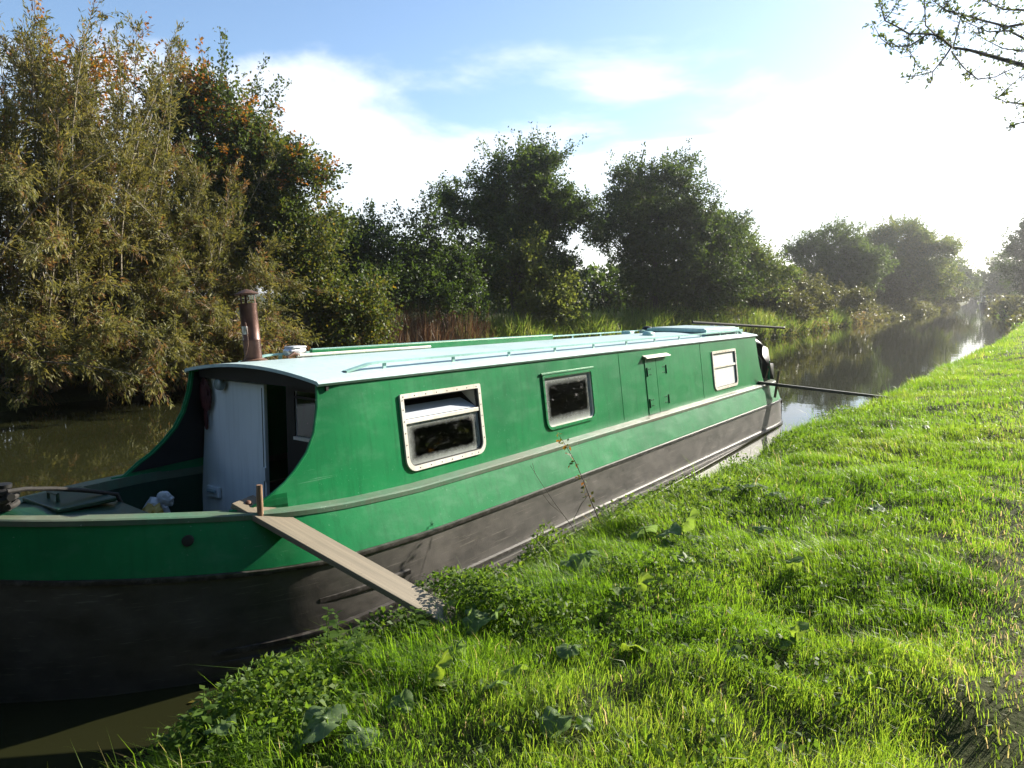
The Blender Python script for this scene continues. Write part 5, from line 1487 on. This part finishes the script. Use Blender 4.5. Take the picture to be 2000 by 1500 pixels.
limb([(1858, 92), (1835, 70), (1812, 66), (1775, 66), (1752, 52), (1728, 40), (1722, 18), (1712, -12)], 0.010, 0.003)
limb([(1728, 40), (1745, 18), (1755, -5)], 0.005, 0.002)
limb([(1812, 66), (1780, 88), (1742, 92), (1720, 75), (1702, 40)], 0.007, 0.002)
limb([(1858, 92), (1845, 112), (1822, 140), (1790, 148), (1758, 152)], 0.008, 0.002)
limb([(1822, 140), (1818, 165)], 0.004, 0.002)
limb([(1775, 66), (1772, 95), (1788, 118), (1800, 138)], 0.005, 0.002)
limb([(1840, 80), (1808, 50), (1806, 10), (1802, -20)], 0.007, 0.003)
limb([(1862, 92), (1870, 60), (1876, 35), (1850, 10), (1838, -15)], 0.006, 0.003)
limb([(2060, 60), (2000, 46), (1968, 52), (1920, 40), (1880, 28), (1852, 22), (1820, 0)], 0.014, 0.003)
limb([(2060, 95), (2000, 75), (1970, 60), (1930, 62), (1880, 40)], 0.012, 0.003)
limb([(1858, 100), (1880, 130), (1910, 155), (1945, 150), (1975, 135), (2010, 120)], 0.006, 0.003)
limb([(2070, 215), (2010, 205), (1965, 200), (1935, 184)], 0.008, 0.002)
limb([(1950, 190), (1975, 165), (1995, 150)], 0.005, 0.002)
limb([(2060, 220), (2005, 236), (1965, 250)], 0.007, 0.002)
limb([(2010, 20), (1960, 18), (1920, 0), (1890, -30)], 0.010, 0.003)
limb([(2000, 100), (1960, 95), (1925, 78), (1900, 60)], 0.006, 0.002)
segs += bent(a0, pt(2080, 80, DT) - orig, 0.04, 0.016, 3, rng, 0.04)
segs += bent(a0, pt(2080, 218, DT) - orig, 0.03, 0.010, 3, rng, 0.04)
segs += bent(a0, pt(2075, 20, DT) - orig, 0.03, 0.012, 3, rng, 0.04)
# leaves in spurs along every shoot
LP, LD = [], []
for (p, q, fine) in tw:
    L_ = np.linalg.norm(q - p)
    for _ in range(max(1, int(L_ * 44))):
        c_ = p + (q - p) * rng.random()
        dd = unit(rng.normal(size=3))
        sl_ = rng.uniform(0.02, 0.10)
        segs.append((c_, c_ + dd * sl_, 0.0025, 0.0015))
        for _ in range(rng.integers(2, 6)):
            LP.append(c_ + dd * sl_ * rng.random() + rng.normal(size=3) * 0.008)
            LD.append(unit(dd + rng.normal(size=3) * 0.8))
LP, LD = np.array(LP), np.array(LD)
V, F = tubes_np(tv, 9)
npmesh('trunk', V, F, M['bark'], ov, True)
V, F = tubes_np(segs, 5)
npmesh('branches', V, F, M['bark'], ov, True)['kind'] = 'stuff'
ll = rng.uniform(0.022, 0.046, len(LP))
V, F = leaf_quads(LP, LD, unit(rng.normal(size=LP.shape)), ll, ll * 0.5)
npmesh('crown', V, F, M['mid_leaf'], ov, False, {'tint': np.repeat(rng.random(len(LP)), 4)})['kind'] = 'stuff'

# the hedge that runs along the towpath, right of the camera
rng = np.random.default_rng(130)
n = 44000
y = rng.uniform(-16, 44, n)
hh = 3.6 + 1.6 * vnoise(y * 0.35, y * 0, 50) + 0.6 * vnoise(y * 1.6, y * 0, 51)
zt = rng.random(n) ** 0.8
x = 4.4 + 0.5 * vnoise(y * 0.8, zt * 3, 52) + 2.2 * zt ** 2 * 0.4 + rng.random(n) * 2.0 + np.clip(y - 20, 0, 40) * 0.02
P = np.stack([x, y, 0.6 + zt * hh], 1)
V, F = leaf_quads(P, unit(rng.normal(size=(n, 3))), unit(rng.normal(size=(n, 3)) + np.array([-0.8, 0, 0.4])), rng.uniform(0.16, 0.40, n), rng.uniform(0.14, 0.30, n))
tag(npmesh('hedge', V, F, M['mid_leaf'], None, False, {'tint': np.repeat(rng.random(n), 4)}), 'dark hedge along the towpath, seen only mirrored in the cabin windows', 'hedge', kind='stuff')

# unseen trees added behind the viewer to block sky light from the bow
for k, (x_, y_, s_) in enumerate(((-0.6, -7.5, 1.0), (2.6, -5.0, 1.05), (-17.5, -4.0, 1.0), (-16.5, -11.0, 1.1), (-8.5, -24.0, 1.25), (-2.5, -15.0, 1.1))):
    rg = np.random.default_rng(140 + k)
    n = 4600
    u = unit(rg.normal(size=(n, 3)))
    P = np.array([x_, y_, 4.6 * s_]) + u * np.array([3.0, 3.0, 4.3 * s_]) * (0.55 + 0.45 * rg.random((n, 1))) * (1 + 0.12 * np.sin(u @ rg.normal(size=3) * 5))[:, None]
    P[:, 2] = np.maximum(P[:, 2], 0.5)
    root = tag(empty('sky_blocking_tree', (x_, y_, 0.3)), 'unseen tree added behind the viewer to block sky light, %s' % ('first past the towpath edge', 'first on the towpath hedge side', 'nearest on the far bank', 'second on the far bank', 'at the bend of the water', 'farther along the towpath edge')[k], 'tree', 'unseen trees added to block sky light')
    V, F = tubes_np(bent((0, 0, -0.5), (0.2, 0, 4.5), 0.25, 0.12, 5, rg), 8)
    npmesh('trunk', V, F, M['bark'], root, True)
    V, F = leaf_quads(P - np.array([x_, y_, 0.3]), unit(rg.normal(size=(n, 3))), unit(rg.normal(size=(n, 3))), rg.uniform(0.36, 0.72, n), rg.uniform(0.28, 0.52, n))
    npmesh('crown', V, F, M['dark_leaf'], root, False, {'tint': np.repeat(rg.random(n), 4)})['kind'] = 'stuff'

# ------------------------------------------------------------------ haze, its forward glow shaped to stand for lens veil too
b = NM('haze_and_veil')
pv = b.n('ShaderNodeVolumePrincipled', {'Color': (0.96, 0.97, 1.0), 'Density': 0.0007, 'Anisotropy': 0.82})
b.t.links.new(pv.outputs[0], b.out.inputs[1])
hz = MB().box((0, 710, 6.2), (1840, 1600, 16.4)).build('haze', M['haze_and_veil'])
hz.location = (0, 0, 0)
tag(hz, 'pale haze over the canal, shaped to stand for lens veil too', 'haze', kind='stuff')
